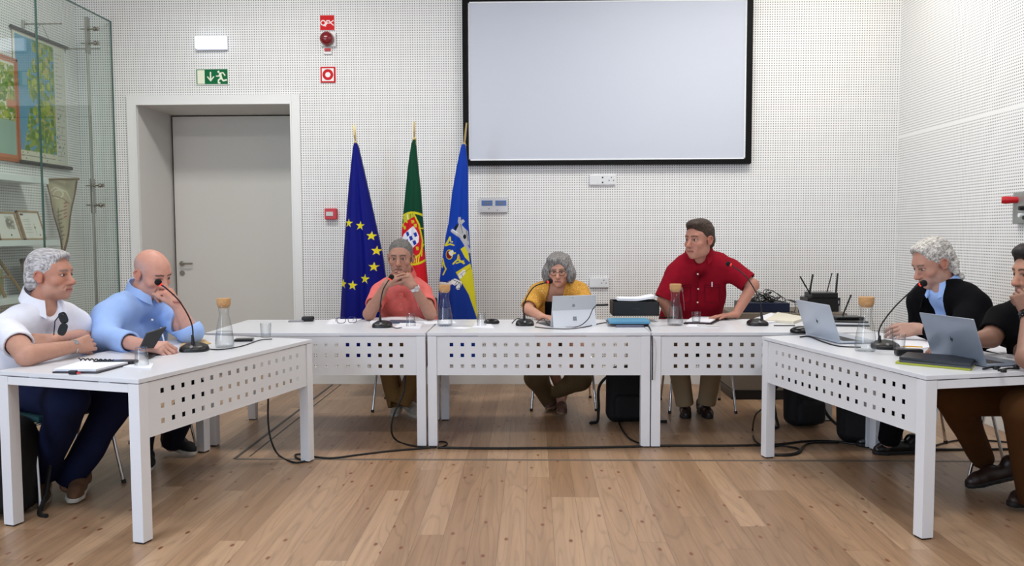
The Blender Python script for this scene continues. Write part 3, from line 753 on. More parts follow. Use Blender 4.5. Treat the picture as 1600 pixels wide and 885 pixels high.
flag('european_flag', 'furled blue flag with yellow stars, left of the man in salmon', ((553, 195), (556, 228)),
     [(224, 554, 558), (232, 552, 560.5), (260, 549, 567), (300, 545, 576), (350, 541, 587), (400, 537.5, 598), (430, 536, 602), (495, 532.5, 612), (560, 531, 616)],
     eu, [(2, .022, 1.4, 1.0), (4, .007, .3, 2)], (3, 12, 112))
def pt(c):
    R = (196, 22, 34); Yl = (206, 196, 30)
    P = lambda pts: [U(620+x/8.04, 320+y/8.04) for x, y in pts]
    c.poly(P([(20, 300), (60, 300), (100, 235), (235, 150), (300, 300), (345, 560), (370, 700), (420, 1500), (-100, 1500)]), R)
    cx, cz = U(620+215/8.04, 320+425/8.04)
    c.ring(cx, cz, .180, .0075, Yl, .214)
    c.line(P([(90, 170), (150, 230), (250, 290), (330, 300)]), .006, Yl); c.line(P([(225, 120), (290, 250), (330, 450), (320, 640)]), .006, Yl)
    c.line(P([(100, 650), (200, 700), (300, 620), (340, 500)]), .005, Yl)
    c.poly(P([(95, 160), (130, 115), (230, 120), (235, 150), (150, 200), (90, 240)]), (188, 180, 50)); c.line(P([(145, 130), (155, 180)]), .006, (220, 222, 160)); c.line(P([(185, 120), (185, 170)]), .004, (110, 120, 30))
    c.poly(P([(60, 300), (235, 155), (280, 260), (300, 420), (290, 520), (215, 640), (120, 600), (60, 480)]), R)
    c.poly(P([(72, 420), (100, 370), (220, 270), (262, 330), (290, 400), (285, 470), (205, 555), (140, 520), (90, 480)]), (222, 226, 236))
    for (x, y) in ((150, 370), (245, 378), (193, 422), (142, 465), (235, 478)):
        c.poly(P([(x-24, y-20), (x+10, y-34), (x+26, y+14), (x-6, y+32)]), (28, 52, 160))
    for (x, y) in ((215, 215), (245, 265), (85, 260), (110, 290), (270, 550)): c.poly(P([(x-20, y-22), (x+14, y-22), (x+18, y+18), (x-12, y+22)]), (196, 182, 40))
    for k in range(4): x = 215+k*26; c.line(P([(x, 640), (x-10, 720)]), .005, (214, 200, 50))
flag('portuguese_flag', 'green and red flag with yellow sphere and shield, directly behind the man in salmon', ((647, 190), (647.5, 222)),
     [(219, 645.5, 649.5), (226, 643, 650), (260, 638, 653), (300, 634, 657.5), (350, 629, 661), (400, 627, 664), (440, 624, 668), (500, 620, 672), (560, 618, 676)],
     pt, [(1.5, .014, .6, 1.0), (3, .006, 2, 1)], (0, 62, 40))
def town(c):
    P = lambda pts: [U(680+x/5.06, 325+y/5.06) for x, y in pts]
    Bl = (16, 72, 176); Yl = (206, 200, 36); Gy = (176, 178, 182); Wt = (226, 228, 230)
    c.poly(P([(0, 560), (60, 580), (150, 560), (215, 590), (260, 660), (330, 900), (340, 1400), (-60, 1400)]), (14, 50, 140))
    c.poly(P([(205, 325), (240, 300), (262, 330), (276, 430), (240, 390)]), Yl)
    c.poly(P([(172, 505), (280, 438), (300, 520), (320, 700), (336, 850), (345, 1300), (400, 1300), (330, 860), (270, 680), (205, 570)]), Yl)
    c.line(P([(140, 182), (205, 225), (245, 290), (272, 345)]), .013, Gy); c.line(P([(142, 172), (210, 212), (255, 280)]), .004, Wt)
    c.poly(P([(170, 185), (200, 120), (240, 165), (262, 185), (272, 300), (250, 280), (210, 215)]), Gy)
    c.poly(P([(185, 110), (190, 75), (205, 72), (210, 100), (225, 90), (238, 108), (222, 122), (200, 150)]), Gy)
    c.poly(P([(160, 150), (180, 125), (190, 140), (170, 180), (158, 172)]), (20, 22, 26)); x, z = U(680+237/5.06, 325+228/5.06); c.circ(x, z, .013, (20, 22, 26), .02)
    c.line(P([(205, 130), (222, 200)]), .0025, (90, 92, 96)); c.line(P([(250, 180), (262, 260)]), .0025, (90, 92, 96))
    c.line(P([(85, 295), (110, 260), (122, 235)]), .009, Yl); c.line(P([(90, 298), (125, 285), (155, 295)]), .006, Yl); c.line(P([(125, 240), (130, 270), (145, 268)]), .004, (226, 214, 90))
    x, z = U(680+119/5.06, 325+368/5.06); c.circ(x, z, .032, Yl, .041); c.circ(x-.002, z, .026, (120, 24, 34), .035)
    c.poly(P([(110, 350), (145, 330), (160, 355), (140, 380), (122, 372)]), (214, 222, 216)); c.line(P([(150, 360), (168, 355)]), .006, Yl)
    c.line(P([(150, 440), (185, 405), (190, 370)]), .006, Yl); c.line(P([(185, 405), (232, 436)]), .008, Yl); c.line(P([(175, 435), (230, 418)]), .005, Yl); c.line(P([(200, 400), (195, 385)]), .005, (230, 150, 40))
    c.line(P([(62, 400), (75, 450), (92, 480), (68, 525)]), .006, Yl); c.line(P([(62, 430), (60, 470)]), .005, Yl)
    c.poly(P([(190, 520), (230, 485), (244, 490), (246, 510), (215, 552), (198, 555)]), Wt); c.line(P([(200, 530), (236, 500)]), .002, (80, 84, 96)); c.line(P([(215, 520), (222, 540)]), .002, (80, 84, 96)); c.line(P([(240, 505), (282, 475)]), .0018, (90, 96, 40))
    c.line(P([(20, 600), (60, 598), (110, 600), (145, 575), (165, 590)]), .017, Wt); c.line(P([(165, 570), (200, 590), (190, 625)]), .017, Wt)
    c.line(P([(20, 585), (60, 580), (110, 585), (145, 558), (205, 590), (205, 630), (165, 632)]), .0025, (44, 52, 92))
    for k in range(9): c.line(P([(35+k*12, 598), (38+k*12, 610)]), .0022, (44, 52, 92))
    c.line(P([(165, 600), (185, 575)]), .0022, (44, 52, 92)); c.line(P([(175, 612), (196, 590)]), .0022, (44, 52, 92))
flag('town_flag', 'blue and yellow flag with castle crest, furled on a pole beside the screen corner', ((729, 192), (725, 230)),
     [(226, 722, 727), (232, 720, 728), (260, 714, 731), (300, 707, 731.5), (350, 701, 732), (362, 698, 733), (400, 692, 735), (440, 687, 740), (495, 684, 746), (560, 682, 752)],
     town, [(1.5, .018, .2, 1.2), (3, .006, 1, 1.5)], (6, 56, 160))
# ================================================================= IMPLICIT BODIES
class Vol:
    """smooth union of tapered capsules and ellipsoids, meshed with surface nets"""
    def __init__(s, vox=.0045): s.vox = vox; s.p = []
    def cap(s, a, b, ra, rb, k=.02, sub=False):
        a = np.array(a, float); b = np.array(b, float); R = max(ra, rb)+2*k+.02
        s.p.append(('c', a, b, ra, rb, k, sub, np.minimum(a, b)-R, np.maximum(a, b)+R)); return s
    def ell(s, c, rad, M=None, k=.02, sub=False):
        c = np.array(c, float); rad = np.array(rad, float); R = max(rad)+2*k+.02
        Q = np.eye(3) if M is None else np.array(M)[:3, :3]
        s.p.append(('e', c, rad, Q, None, k, sub, c-R, c+R)); return s
    def box(s, c, hs, M=None, r=.005, k=.005, sub=False):
        c = np.array(c, float); hs = np.array(hs, float); R = float(np.linalg.norm(hs))+2*k+.02
        Q = np.eye(3) if M is None else np.array(M)[:3, :3]
        s.p.append(('b', c, hs, Q, r, k, sub, c-R, c+R)); return s
    def plane(s, c, n, lo=None, hi=None):      # cut away everything on the side the normal points to
        n = np.array(n, float); n /= np.linalg.norm(n)
        s.p.append(("p", np.array(c, float), n, None, None, 0, True, None if lo is None else np.array(lo, float), None if hi is None else np.array(hi, float))); return s
    def field(s):
        add = [q for q in s.p if not q[6]]
        lo = np.min([q[7] for q in add], 0); hi = np.max([q[8] for q in add], 0)
        n = np.ceil((hi-lo)/s.vox).astype(int)+1; s.lo = lo; s.n = n
        F = np.full(n, .2, dtype=np.float32)
        for q in s.p:
            i0 = np.zeros(3, int) if q[7] is None else np.clip(((q[7]-lo)/s.vox).astype(int), 0, n)
            i1 = n.copy() if q[8] is None else np.clip(((q[8]-lo)/s.vox).astype(int)+1, 0, n)
            if np.any(i1 <= i0): continue
            ax = [(lo[d]+np.arange(i0[d], i1[d])*s.vox).astype(np.float32) for d in range(3)]
            X, Y, Z = ax[0][:, None, None], ax[1][None, :, None], ax[2][None, None, :]
            if q[0] == 'c':
                a, b, ra, rb = q[1:5]; d = b-a; L = float(d@d) or 1e-9
                t = ((X-a[0])*d[0]+(Y-a[1])*d[1]+(Z-a[2])*d[2])/L; t = np.clip(t, 0, 1)
                D = np.sqrt((X-a[0]-t*d[0])**2+(Y-a[1]-t*d[1])**2+(Z-a[2]-t*d[2])**2)-(ra+(rb-ra)*t)
            elif q[0] == 'e':
                c, r, Q = q[1:4]; x, y, z = X-c[0], Y-c[1], Z-c[2]
                l = [x*Q[0, j]+y*Q[1, j]+z*Q[2, j] for j in range(3)]
                k0 = np.sqrt((l[0]/r[0])**2+(l[1]/r[1])**2+(l[2]/r[2])**2); k1 = np.sqrt((l[0]/r[0]**2)**2+(l[1]/r[1]**2)**2+(l[2]/r[2]**2)**2)+1e-9
                D = k0*(k0-1)/k1; D = np.where(k0 < .05, -min(r), D)
            elif q[0] == 'b':
                c, hs, Q, r = q[1:5]; x, y, z = X-c[0], Y-c[1], Z-c[2]
                l = [np.abs(x*Q[0, j]+y*Q[1, j]+z*Q[2, j])-(hs[j]-r) for j in range(3)]
                D = np.sqrt(np.maximum(l[0], 0)**2+np.maximum(l[1], 0)**2+np.maximum(l[2], 0)**2)+np.minimum(np.maximum(np.maximum(l[0], l[1]), l[2]), 0)-r
            else:
                D = -((X-q[1][0])*q[2][0]+(Y-q[1][1])*q[2][1]+(Z-q[1][2])*q[2][2])
            k = q[5]; sl = tuple(slice(i0[d], i1[d]) for d in range(3)); A = F[sl]
            if q[6]: D = -D
            D = np.broadcast_to(D, A.shape).astype(np.float32)
            if k > 0:
                h = np.maximum(k-np.abs(A-D), 0)/k
                F[sl] = (np.maximum(A, D)+h*h*k*.25) if q[6] else (np.minimum(A, D)-h*h*k*.25)
            else: F[sl] = np.maximum(A, D) if q[6] else np.minimum(A, D)
        return F
    def mesh(s, post=None):
        F = s.field()
        if post: F = post(F, s)
        F[0] = F[-1] = .1; F[:, 0] = F[:, -1] = .1; F[:, :, 0] = F[:, :, -1] = .1
        S = F < 0
        c = [S[i:F.shape[0]-1+i, j:F.shape[1]-1+j, k:F.shape[2]-1+k] for i in (0, 1) for j in (0, 1) for k in (0, 1)]
        anyc = np.zeros(c[0].shape, bool); allc = np.ones(c[0].shape, bool)
        for q in c: anyc |= q; allc &= q
        act = anyc & ~allc; I = np.argwhere(act)
        idx = np.full(act.shape, -1, np.int32); idx[act] = np.arange(len(I))
        off = np.array([(i, j, k) for i in (0, 1) for j in (0, 1) for k in (0, 1)])
        V = np.stack([F[I[:, 0]+o[0], I[:, 1]+o[1], I[:, 2]+o[2]] for o in off], 1)
        P = np.zeros((len(I), 3)); cnt = np.zeros(len(I))
        for a in range(8):
            for b in range(a+1, 8):
                if np.abs(off[a]-off[b]).sum() != 1: continue
                m = (V[:, a] < 0) != (V[:, b] < 0); t = np.where(m, V[:, a]/(V[:, a]-V[:, b]+1e-12), 0)
                P += m[:, None]*(off[a]+t[:, None]*(off[b]-off[a])); cnt += m
        P = I+P/cnt[:, None]; W3 = s.lo+P*s.vox
        faces = []
        for d in range(3):
            e = [0, 0, 0]; e[d] = 1
            n = F.shape; A = S[:n[0]-e[0], :n[1]-e[1], :n[2]-e[2]]; B = S[e[0]:, e[1]:, e[2]:]
            u, v = [(1, 2), (2, 0), (0, 1)][d]
            E = np.argwhere(A != B); E = E[(E[:, u] > 0) & (E[:, v] > 0)]
            flip = A[E[:, 0], E[:, 1], E[:, 2]]
            du = np.zeros(3, int); du[u] = 1; dv = np.zeros(3, int); dv[v] = 1
            g = lambda K: idx[K[:, 0], K[:, 1], K[:, 2]]
            ok = np.all(E < np.array(idx.shape), 1); E = E[ok]; flip = flip[ok]
            q = np.stack([g(E-du-dv), g(E-dv), g(E), g(E-du)], 1)
            q[~flip] = q[~flip][:, ::-1]; faces.append(q[(q >= 0).all(1)])
        return W3, np.concatenate(faces)
def vnoise(P, sc, seed=0):
    """cheap smooth noise in [-1,1] made of sines"""
    R = np.random.RandomState(seed); o = np.zeros(len(P))
    for k in range(7):
        d = R.normal(size=3); d /= np.linalg.norm(d); o += np.sin(P@d*sc*R.uniform(.6, 1.6)+R.uniform(0, 6.28)+1.5*np.sin(P@np.roll(d, 1)*sc*.7+k))
    return o/4.5
def vol_obj(name, vol, m, parent, col=None, wr=None, post=None):
    V, Fc = vol.mesh(post)
    C = None if col is None else col(V)
    if wr: V = V+wr(V)
    return mesh_obj(name, V, Fc, m, parent, None, True, None, C)

skin_mats = {}
def skin(name, rgb): return mat('skin_'+name, rgb, .48, spec=.35, vcol=True, noise=(38, .07, (1, 1, 1)))
cloth = lambda n, rgb, **k: mat('cloth_'+n, rgb, k.pop('rough', .9), spec=.12, **k)

def frame(f, up=(0, 0, 1), roll=0.):
    """columns: right(person's left is -x), forward, up"""
    f = Vector(f).normalized(); u = Vector(up); r = f.cross(u).normalized(); u = r.cross(f).normalized()
    M = Matrix((r, f, u)).transposed()
    return (M.to_4x4() @ Matrix.Rotation(roll, 4, 'Y')).to_3x3()

class Person:
    def __init__(s, label, base, head, hdir, S=1.0, sk=(190, 140, 115), roll=0., lip=(168, 104, 92), brow=(70, 58, 50), iris=(60, 44, 34), wide=1., stubble=None):
        s.root = empty('person', base, label, 'person'); s.S = S; s.head = Vector(head); s.sk = sk; s.B = Vol(.0038)
        s.hM = frame(hdir, roll=roll); s.sk_rgb = sk; s.lip = lip; s.brow = brow; s.iris = iris; s.wide = wide; s.stubble = stubble; s.paints = []
        s.build_head()
    def H(s, x, y, z): return s.head+s.hM @ Vector((x*s.wide, y, z))*s.S
    def build_head(s):
        B, H, S, M = s.B, s.H, s.S, np.array(s.hM); w = s.wide
        e = lambda c, r, k=.015, sub=False: B.ell(H(*c), (r[0]*w*S, r[1]*S, r[2]*S), M, k*S, sub)
        e((0, -.018, .040), (.076, .096, .086)); e((0, .030, .030), (.062, .060, .066), .03)
        e((0, .030, -.030), (.060, .060, .075), .03); e((0, .030, -.078), (.050, .052, .034), .03)
        e((0, .072, -.098), (.021, .018, .016), .03)
        e((-.046, -.0, -.066), (.018, .034, .03), .03); e((.046, -.0, -.066), (.018, .034, .03), .03)
        B.cap(H(-.034, .078, .034), H(.034, .078, .034), .011*S, .011*S, .02*S)
        for q in (-1, 1):
            e((q*.031, .104, .010), (.017, .015, .011), .014, True)
            e((q*.031, .0735, .010), (.0165, .0145, .0135), .006)
            e((q*.044, .060, -.024), (.022, .020, .018), .025)
            e((q*.024, .076, -.062), (.018, .016, .02), .02)
            B.cap(H(q*.012, .099, -.033), H(q*.014, .088, -.036), .0075*S, .007*S, .008*S)
            # ears
            e((q*.080, -.008, .000), (.0085, .018, .028), .006)
            rim = [(.009, -.010, .080), (.011, .006, .081), (.005, .022, .084), (-.008, .028, .087), (-.020, .020, .090), (-.024, .004, .091), (-.018, -.012, .088), (-.006, -.026, .083)]
            for (y0, z0, x0), (y1, z1, x1) in zip(rim[:-1], rim[1:]): B.cap(H(q*x0, y0-.004, z0), H(q*x1, y1-.004, z1), .0042*S, .0044*S, .004*S)
            B.cap(H(q*.082, -.008, -.026), H(q*.080, .002, -.024), .0068*S, .0055*S, .006*S)
            e((q*.0970, -.004, -.002), (.0070, .007, .010), .004, True)
            B.cap(H(q*.019, .0985, -.034), H(q*.033, .086, -.060), .0022*S, .0022*S, .007*S, True)
        B.cap(H(0, .086, .018), H(0, .1145, -.029), .0082*S, .0138*S, .014*S)
        B.cap(H(0, .100, -.040), H(0, .092, -.052), .006*S, .006*S, .01*S)
        # mouth
        B.cap(H(-.018, .083, -.0615), H(0, .0925, -.0585), .0045*S, .006*S, .006*S); B.cap(H(.018, .083, -.0615), H(0, .0925, -.0585), .0045*S, .006*S, .006*S)
        B.cap(H(-.016, .082, -.0705), H(0, .0905, -.0725), .0045*S, .0065*S, .006*S); B.cap(H(.016, .082, -.0705), H(0, .0905, -.0725), .0045*S, .0065*S, .006*S)
        B.cap(H(-.026, .083, -.0655), H(.026, .083, -.0655), .0026*S, .0026*S, .003*S, sub=True)
        B.cap(H(-.012, .099, -.0655), H(.012, .099, -.0655), .0024*S, .0024*S, .004*S, sub=True)
        for q in (-1, 1):
            ec = s.H(q*.0315, .0765, .009)
            V = MB(); Me = Matrix.Translation(ec) @ s.hM.to_4x4(); prof = [(math.sin(t)*.0150*S, -math.cos(t)*.0150*S) for t in np.linspace(0, math.pi, 13)]
            prof[0] = (.00001, prof[0][1]); prof[-1] = (.00001, prof[-1][1])
            V.lathe(prof, n=20, M=Me @ Matrix.Diagonal((1.05, .88, .42, 1)) @ Matrix.Rotation(-math.pi/2, 4, 'X'))
            eo = V.out('eye', mat('eye_white', (205, 196, 188), .2), s.root, smooth=True)
            V = MB(); V.lathe([(.00001, .0014*S), (.0030*S, .0012*S), (.0060*S, -.0004*S), (.0056*S, -.004*S)], n=16, M=Matrix.Translation(s.H(q*.0318, .0765+.0128, .0093)) @ s.hM.to_4x4() @ Matrix.Rotation(-math.pi/2, 4, 'X'))
            V.out('iris', mat('iris_%d' % s.iris[0], s.iris, .15), eo, smooth=True)
    def neck(s, base, r=.060): 
        s.B.cap(s.H(0, -.018, -.045), base, .056*s.S*s.wide, r*s.S, .03); return s
    def limb(s, pts, rs, k=.02, vol=None):
        v = vol or s.B
        for i in range(len(pts)-1): v.cap(pts[i], pts[i+1], rs[i], rs[i+1], k)
        return s
    def torso(s, hipc, chest, neckb, shL, shR, vol=None, inf=0., belly=.0, k=.05, wd=1.):
        """hipc, chest, neckb centres; shL, shR shoulders"""
        v = vol or s.B; hipc, chest, neckb, shL, shR = [Vector(p) for p in (hipc, chest, neckb, shL, shR)]
        ax = (shR-shL).normalized(); S = s.S
        for q in (-1, 1):
            v.cap(hipc+ax*q*.085*wd*S, chest+ax*q*.085*wd*S, (.105+inf+belly*.3)*S, (.105+inf)*S, k)
            sh = shR if q > 0 else shL
            v.cap(chest+ax*q*.08*wd*S, (sh*.62+neckb*.38), (.098+inf)*S, (.052+inf)*S, k)
            v.cap(neckb-Vector((0, 0, .035)), sh-Vector((0, 0, .01)), (.056+inf)*S, (.046+inf)*S, k)
        if belly:
            mid = hipc*.6+chest*.4; fw = ax.cross(Vector((0, 0, 1)))*-1
            v.ell(mid+s.fwd*(.04+belly*.5), (.15*S, (.10+belly)*S, .14*S), np.array(frame(s.fwd)), k)
        return s
    def hand(s, w, d, n, curls=(.35, .35, .35, .4), thumb=(.5, .3), side=1, spread=.10, sc=1., vol=None, bend=(1., 1.1, .7)):
        """w wrist, d direction of the palm, n normal pointing out of the BACK of the hand; side: +1 thumb towards d x n"""
        v = vol or s.B; w = Vector(w); d = Vector(d).normalized(); n = Vector(n); n = (n-d*n.dot(d)).normalized(); u = d.cross(n)*side; S = sc*s.S
        pc = w+d*.048*S
        for q, wd_ in ((-1.0, .0), (-.35, 0), (.35, 0), (1, 0)):
            v.cap(w+u*q*.014*S+d*.004*S, w+d*.083*S+u*q*.029*S-n*.002*S, .0165*S, .0125*S, .012*S)
        L = ((.043, .026, .021), (.047, .030, .022), (.044, .028, .021), (.034, .021, .019))
        tips = []
        for i in range(4):
            off = (.0295-.0195*i)*S
            p = w+d*(.086-.003*abs(i-1))*S+u*off; a = 0.; dd = (d+u*spread*(1.4-i)*.5).normalized()
            r = (.0092, .0094, .0090, .0080)[i]*S
            for j in range(3):
                a += curls[i]*bend[j]; q = p+(dd*math.cos(a)-n*math.sin(a))*L[i][j]*S; v.cap(p, q, r*(1-.07*j), r*(1-.07*(j+1)), .004*S); p = q
            tips.append(p)
        tb = w+d*.022*S+u*.022*S-n*.006*S
        ang, cu = thumb; td = (d*math.cos(ang)+u*math.sin(ang)-n*.35).normalized(); t1 = tb+td*.042*S
        td2 = (td*math.cos(cu)+(d-n*.5).normalized()*math.sin(cu)).normalized(); t2 = t1+td2*.032*S; td3 = (td2+(d-n)*.12*cu).normalized()
        v.cap(tb, t1, .0155*S, .0112*S, .012*S); v.cap(t1, t2, .0108*S, .0098*S, .004*S); v.cap(t2, t2+td3*.024*S, .0098*S, .0082*S, .004*S)
        return tips
    def colors(s, V):
        P = (V-np.array(s.head))@np.array(s.hM)/s.S; P[:, 0] /= s.wide
        C = np.empty((len(V), 3)); C[:] = lin(s.sk_rgb); x, y, z = np.abs(P[:, 0]), P[:, 1], P[:, 2]
        base = np.array(lin(s.sk_rgb))
        def mixc(m, c): 
            m = np.clip(m, 0, 1)[:, None]; C[:] = C*(1-m)+np.array(lin(c))*m
        hd = (y > .03)
        red = tuple(min(255, v*f) for v, f in zip(s.sk_rgb, (1.0, .80, .76)))
        mixc(hd*np.exp(-((x-.045)**2+(z+.025)**2)/.0004)*.28, red); mixc((y > .085)*np.exp(-(x**2+(z+.028)**2)/.0003)*.35, red)
        mixc((np.abs(P[:, 0]) > .078)*(np.abs(z) < .04)*.5, red)
        if s.stubble: mixc((y > 0)*np.clip((-.035-z)/.012, 0, 1)*s.stubble[1], s.stubble[0]); 
        mixc((y > .07)*(x < .024)*np.exp(-((z+.066)/(.0085))**4)*.75, s.lip)
        mixc((y > .07)*(x < .026)*np.exp(-((z+.0655)/.0022)**2)*.8, (92, 44, 40))
        zb = .0315+.004*np.clip(1-np.abs(x-.03)/.02, 0, 1)
        mixc((y > .055)*(x > .010)*(x < .050)*np.exp(-((z-zb)/.0048)**4)*.9, s.brow)
        mixc((y > .06)*np.exp(-(((x-.031)/.0175)**2+((z-.009)/.0085)**2)**2)*.55, tuple(v*.62 for v in s.sk_rgb))  # eye sockets: shade of the hollow put into the skin colour
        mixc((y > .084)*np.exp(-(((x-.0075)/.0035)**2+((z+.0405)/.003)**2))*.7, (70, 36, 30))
        mixc((y > .06)*(x > .012)*(x < .050)*np.exp(-((z-.0165+.25*np.abs(x-.031))/.0024)**2)*.75, (58, 40, 34))
        for fn in s.paints: fn(V, P, C, mixc)
        return C
    def finish(s, name): 
        return vol_obj('body', s.B, skin(name, s.sk), s.root, s.colors)
    def hair(s, spec, m, amp=.004, sc=90, seed=1, name='hair', vox=.0038, ani=(1, .25, .6)):
        v = Vol(vox); spec(v); V, Fc = v.mesh(); M = np.array(s.hM)
        P = (V-np.array(s.head))@M; n = vnoise(P*np.array(ani), sc, seed); r = P/np.linalg.norm(P, axis=1)[:, None]
        P = P+r*n[:, None]*amp
        o = mesh_obj(name, P, Fc, m, None, None, True)
        o.parent = s.root; o.location = s.head-s.root.location; o.rotation_euler = s.hM.to_euler(); return o
    def hell(s, v, c, r, k=.02, sub=False): v.ell(s.H(*c), (r[0]*s.S*s.wide, r[1]*s.S, r[2]*s.S), np.array(s.hM), k*s.S, sub)
def hair_mat(name, rgb, dark, sc=260, ani=(1, .10, .35)):
    if name in MATS: return MATS[name]
    m = mat(name, rgb, .55, spec=.35); nt = m.node_tree; N = nt.nodes; L = nt.links; b = N['Principled BSDF']
    tc = N.new('ShaderNodeTexCoord'); mp = N.new('ShaderNodeMapping'); mp.inputs['Scale'].default_value = ani
    nz = N.new('ShaderNodeTexNoise'); nz.inputs['Scale'].default_value = sc; nz.inputs['Detail'].default_value = 3
    L.new(tc.outputs['Object'], mp.inputs[0]); L.new(mp.outputs[0], nz.inputs['Vector'])
    rp = N.new('ShaderNodeValToRGB'); rp.color_ramp.elements[0].position = .35; rp.color_ramp.elements[1].position = .65
    rp.color_ramp.elements[0].color = lin(dark)+(1,); rp.color_ramp.elements[1].color = lin(rgb)+(1,)
    L.new(nz.outputs[0], rp.inputs[0]); L.new(rp.outputs[0], b.inputs['Base Color'])
    bp = N.new('ShaderNodeBump'); bp.inputs['Strength'].default_value = .6; bp.inputs['Distance'].default_value = .003; L.new(nz.outputs[0], bp.inputs['Height']); L.new(bp.outputs[0], b.inputs['Normal'])
    return m
def wrinkle(amp=.004, sc=26, seed=0, dirw=(1, 1, .5)):
    def f(V): 
        n = vnoise(V*np.array(dirw), sc, seed); n = np.sign(n)*np.abs(n)**1.0
        c = V.mean(0); r = V-c; r[:, 2] *= .2; r /= np.linalg.norm(r, axis=1)[:, None]+1e-6
        return r*(n*amp)[:, None]
    return f
def collar(name, parent, nb, r, tilt, fwd, m, h=.035, open_=.5, thick=.004, flare=.018, drop=.03):
    """folded shirt collar round the neck: open at the front"""
    nb = Vector(nb); fw = Vector(fwd); fw.z = 0; fw.normalize(); rt = fw.cross(Vector((0, 0, 1))); b = MB(); n = 28; rows = []
    for i in range(n+1):
        a = open_+(2*math.pi-2*open_)*i/n; dr = fw*math.cos(a)+rt*math.sin(a)
        fr = max(0, math.cos(a)); ptn = max(0, 1-min(i, n-i)/4.)
        zt_ = -tilt*math.cos(a)
        rows.append([nb+dr*(r*.98)+Vector((0, 0, zt_-.015)), nb+dr*(r*.93)+Vector((0, 0, zt_+h)), nb+dr*(r*.93+.006)+Vector((0, 0, zt_+h+.002)),
                     nb+dr*(r+flare+.012*ptn)+Vector((0, 0, zt_-.004-drop*(.25+.75*ptn))), nb+dr*(r+flare-.004+.012*ptn)+Vector((0, 0, zt_-.007-drop*(.25+.75*ptn)))])
    vs = [p for r_ in rows for p in r_]; k = 5; fs = []
    for i in range(n):
        for j in range(k): fs.append((i*k+j, i*k+(j+1) % k, (i+1)*k+(j+1) % k, (i+1)*k+j))
    fs.append(tuple(range(k))); fs.append(tuple(n*k+j for j in range(k))[::-1])
    b.add(vs, fs); o = b.out(name, m, parent, smooth=True, sharp=50); return o
def shoe(parent, heel, d, m, sole, L=.285, S=1., up=(0, 0, 1), name='shoe', lift=0.):
    """heel point on the sole, d direction of the toe; up = sole normal"""
    heel = Vector(heel); d = Vector(d).normalized(); u = Vector(up); u = (u-d*u.dot(d)).normalized(); r = d.cross(u)
    P = lambda a, b, c: heel+d*a*S+r*b*S+u*c*S
    v = Vol(.004)
    v.cap(P(.035, 0, .055), P(.035, 0, .082), .036*S, .040*S, .02); v.cap(P(.04, 0, .04), P(.15, 0, .048), .036*S, .036*S, .03)
    v.cap(P(.15, 0, .045), P(.225, -.004, .034), .038*S, .034*S, .03); v.cap(P(.225, -.004, .034), P(L-.032, -.004, .028), .036*S, .027*S, .02)
    v.plane(P(0, 0, .018), -u)
    o = vol_obj(name, v, m, parent)
    v = Vol(.004); 
    for (a, b, ra, rb, z) in ((.036, .12, .037, .035, 0), (.12, .215, .035, .042, 0), (.215, L-.036, .042, .033, 0)):
        v.cap(P(a, 0, .012), P(b, 0, .012), ra*S, rb*S, .012)
    v.plane(P(0, 0, .024), u); v.plane(P(0, 0, .0), -u)
    vol_obj('sole', v, sole, o)
    b = MB()
    for k in range(4): b.tube([P(.115+.025*k, -.022, .082-.007*k), P(.122+.025*k, 0, .088-.008*k), P(.115+.025*k, .022, .082-.007*k)], .0028*S, 6)
    b.out('laces', mat('laces_dark', (46, 40, 36), .8), o)
    return o
# ================================================================= PEOPLE
def V3(*a): return Vector(a)
def along(a, b, t): return Vector(a)*(1-t)+Vector(b)*t
def make_shirt(P, name, m, tor, arms, inf=.014, belly=0., short=None, wr=.003, seed=0, open_dir=None, open_len=.10, open_r=.022, neck_r=.068, vox=.005, extra=None, wd=1., slr=1.0, neck_top=None):
    """arms: list of (shoulder, elbow, wrist, end) ; end = position along shoulder-elbow-wrist in 0..2"""
    v = Vol(vox); P.torso(*tor, vol=v, inf=inf, belly=belly, wd=wd)
    for (sh, el, wrp, end) in arms:
        S = P.S; sh, el, wrp = Vector(sh), Vector(el), Vector(wrp)
        if end <= 1:
            e = along(sh, el, end); v.cap(sh, e, .070*S*slr, .064*S*slr, .03); d = (el-sh).normalized(); re = .064*S*slr; x = along(sh, el, min(1, end+.12)); v.cap(e, e+d*.018, re, re, .0)
        else:
            e = along(el, wrp, end-1); v.cap(sh, el, .068*S*slr, .058*S*slr, .03); d = (wrp-el).normalized(); re = (.058-.014*(end-1))*S*slr; v.cap(el, e+d*.018, .058*S*slr, re, .02)
        v.plane(e, d, e-V3(.105, .105, .105), e+V3(.105, .105, .105)); v.cap(e-d*.02, e+d*.06, re-.012, re-.011, .0, True)
    nb = Vector(tor[2]); v.cap(nb-V3(0, 0, .0), P.H(0, -.01, -.02), (neck_r-.004)*P.S, neck_r*P.S, .0, True)
    if open_dir is not None:
        d = Vector(open_dir).normalized(); c = nb+d*.085+V3(0, 0, -.01); v.cap(c, c+V3(0, 0, -open_len)+d*(.04), open_r*1.4, open_r*.35, .01, True)
    if extra: extra(v)
    return vol_obj(name, v, m, P.root, None, wrinkle(wr, 24, seed))
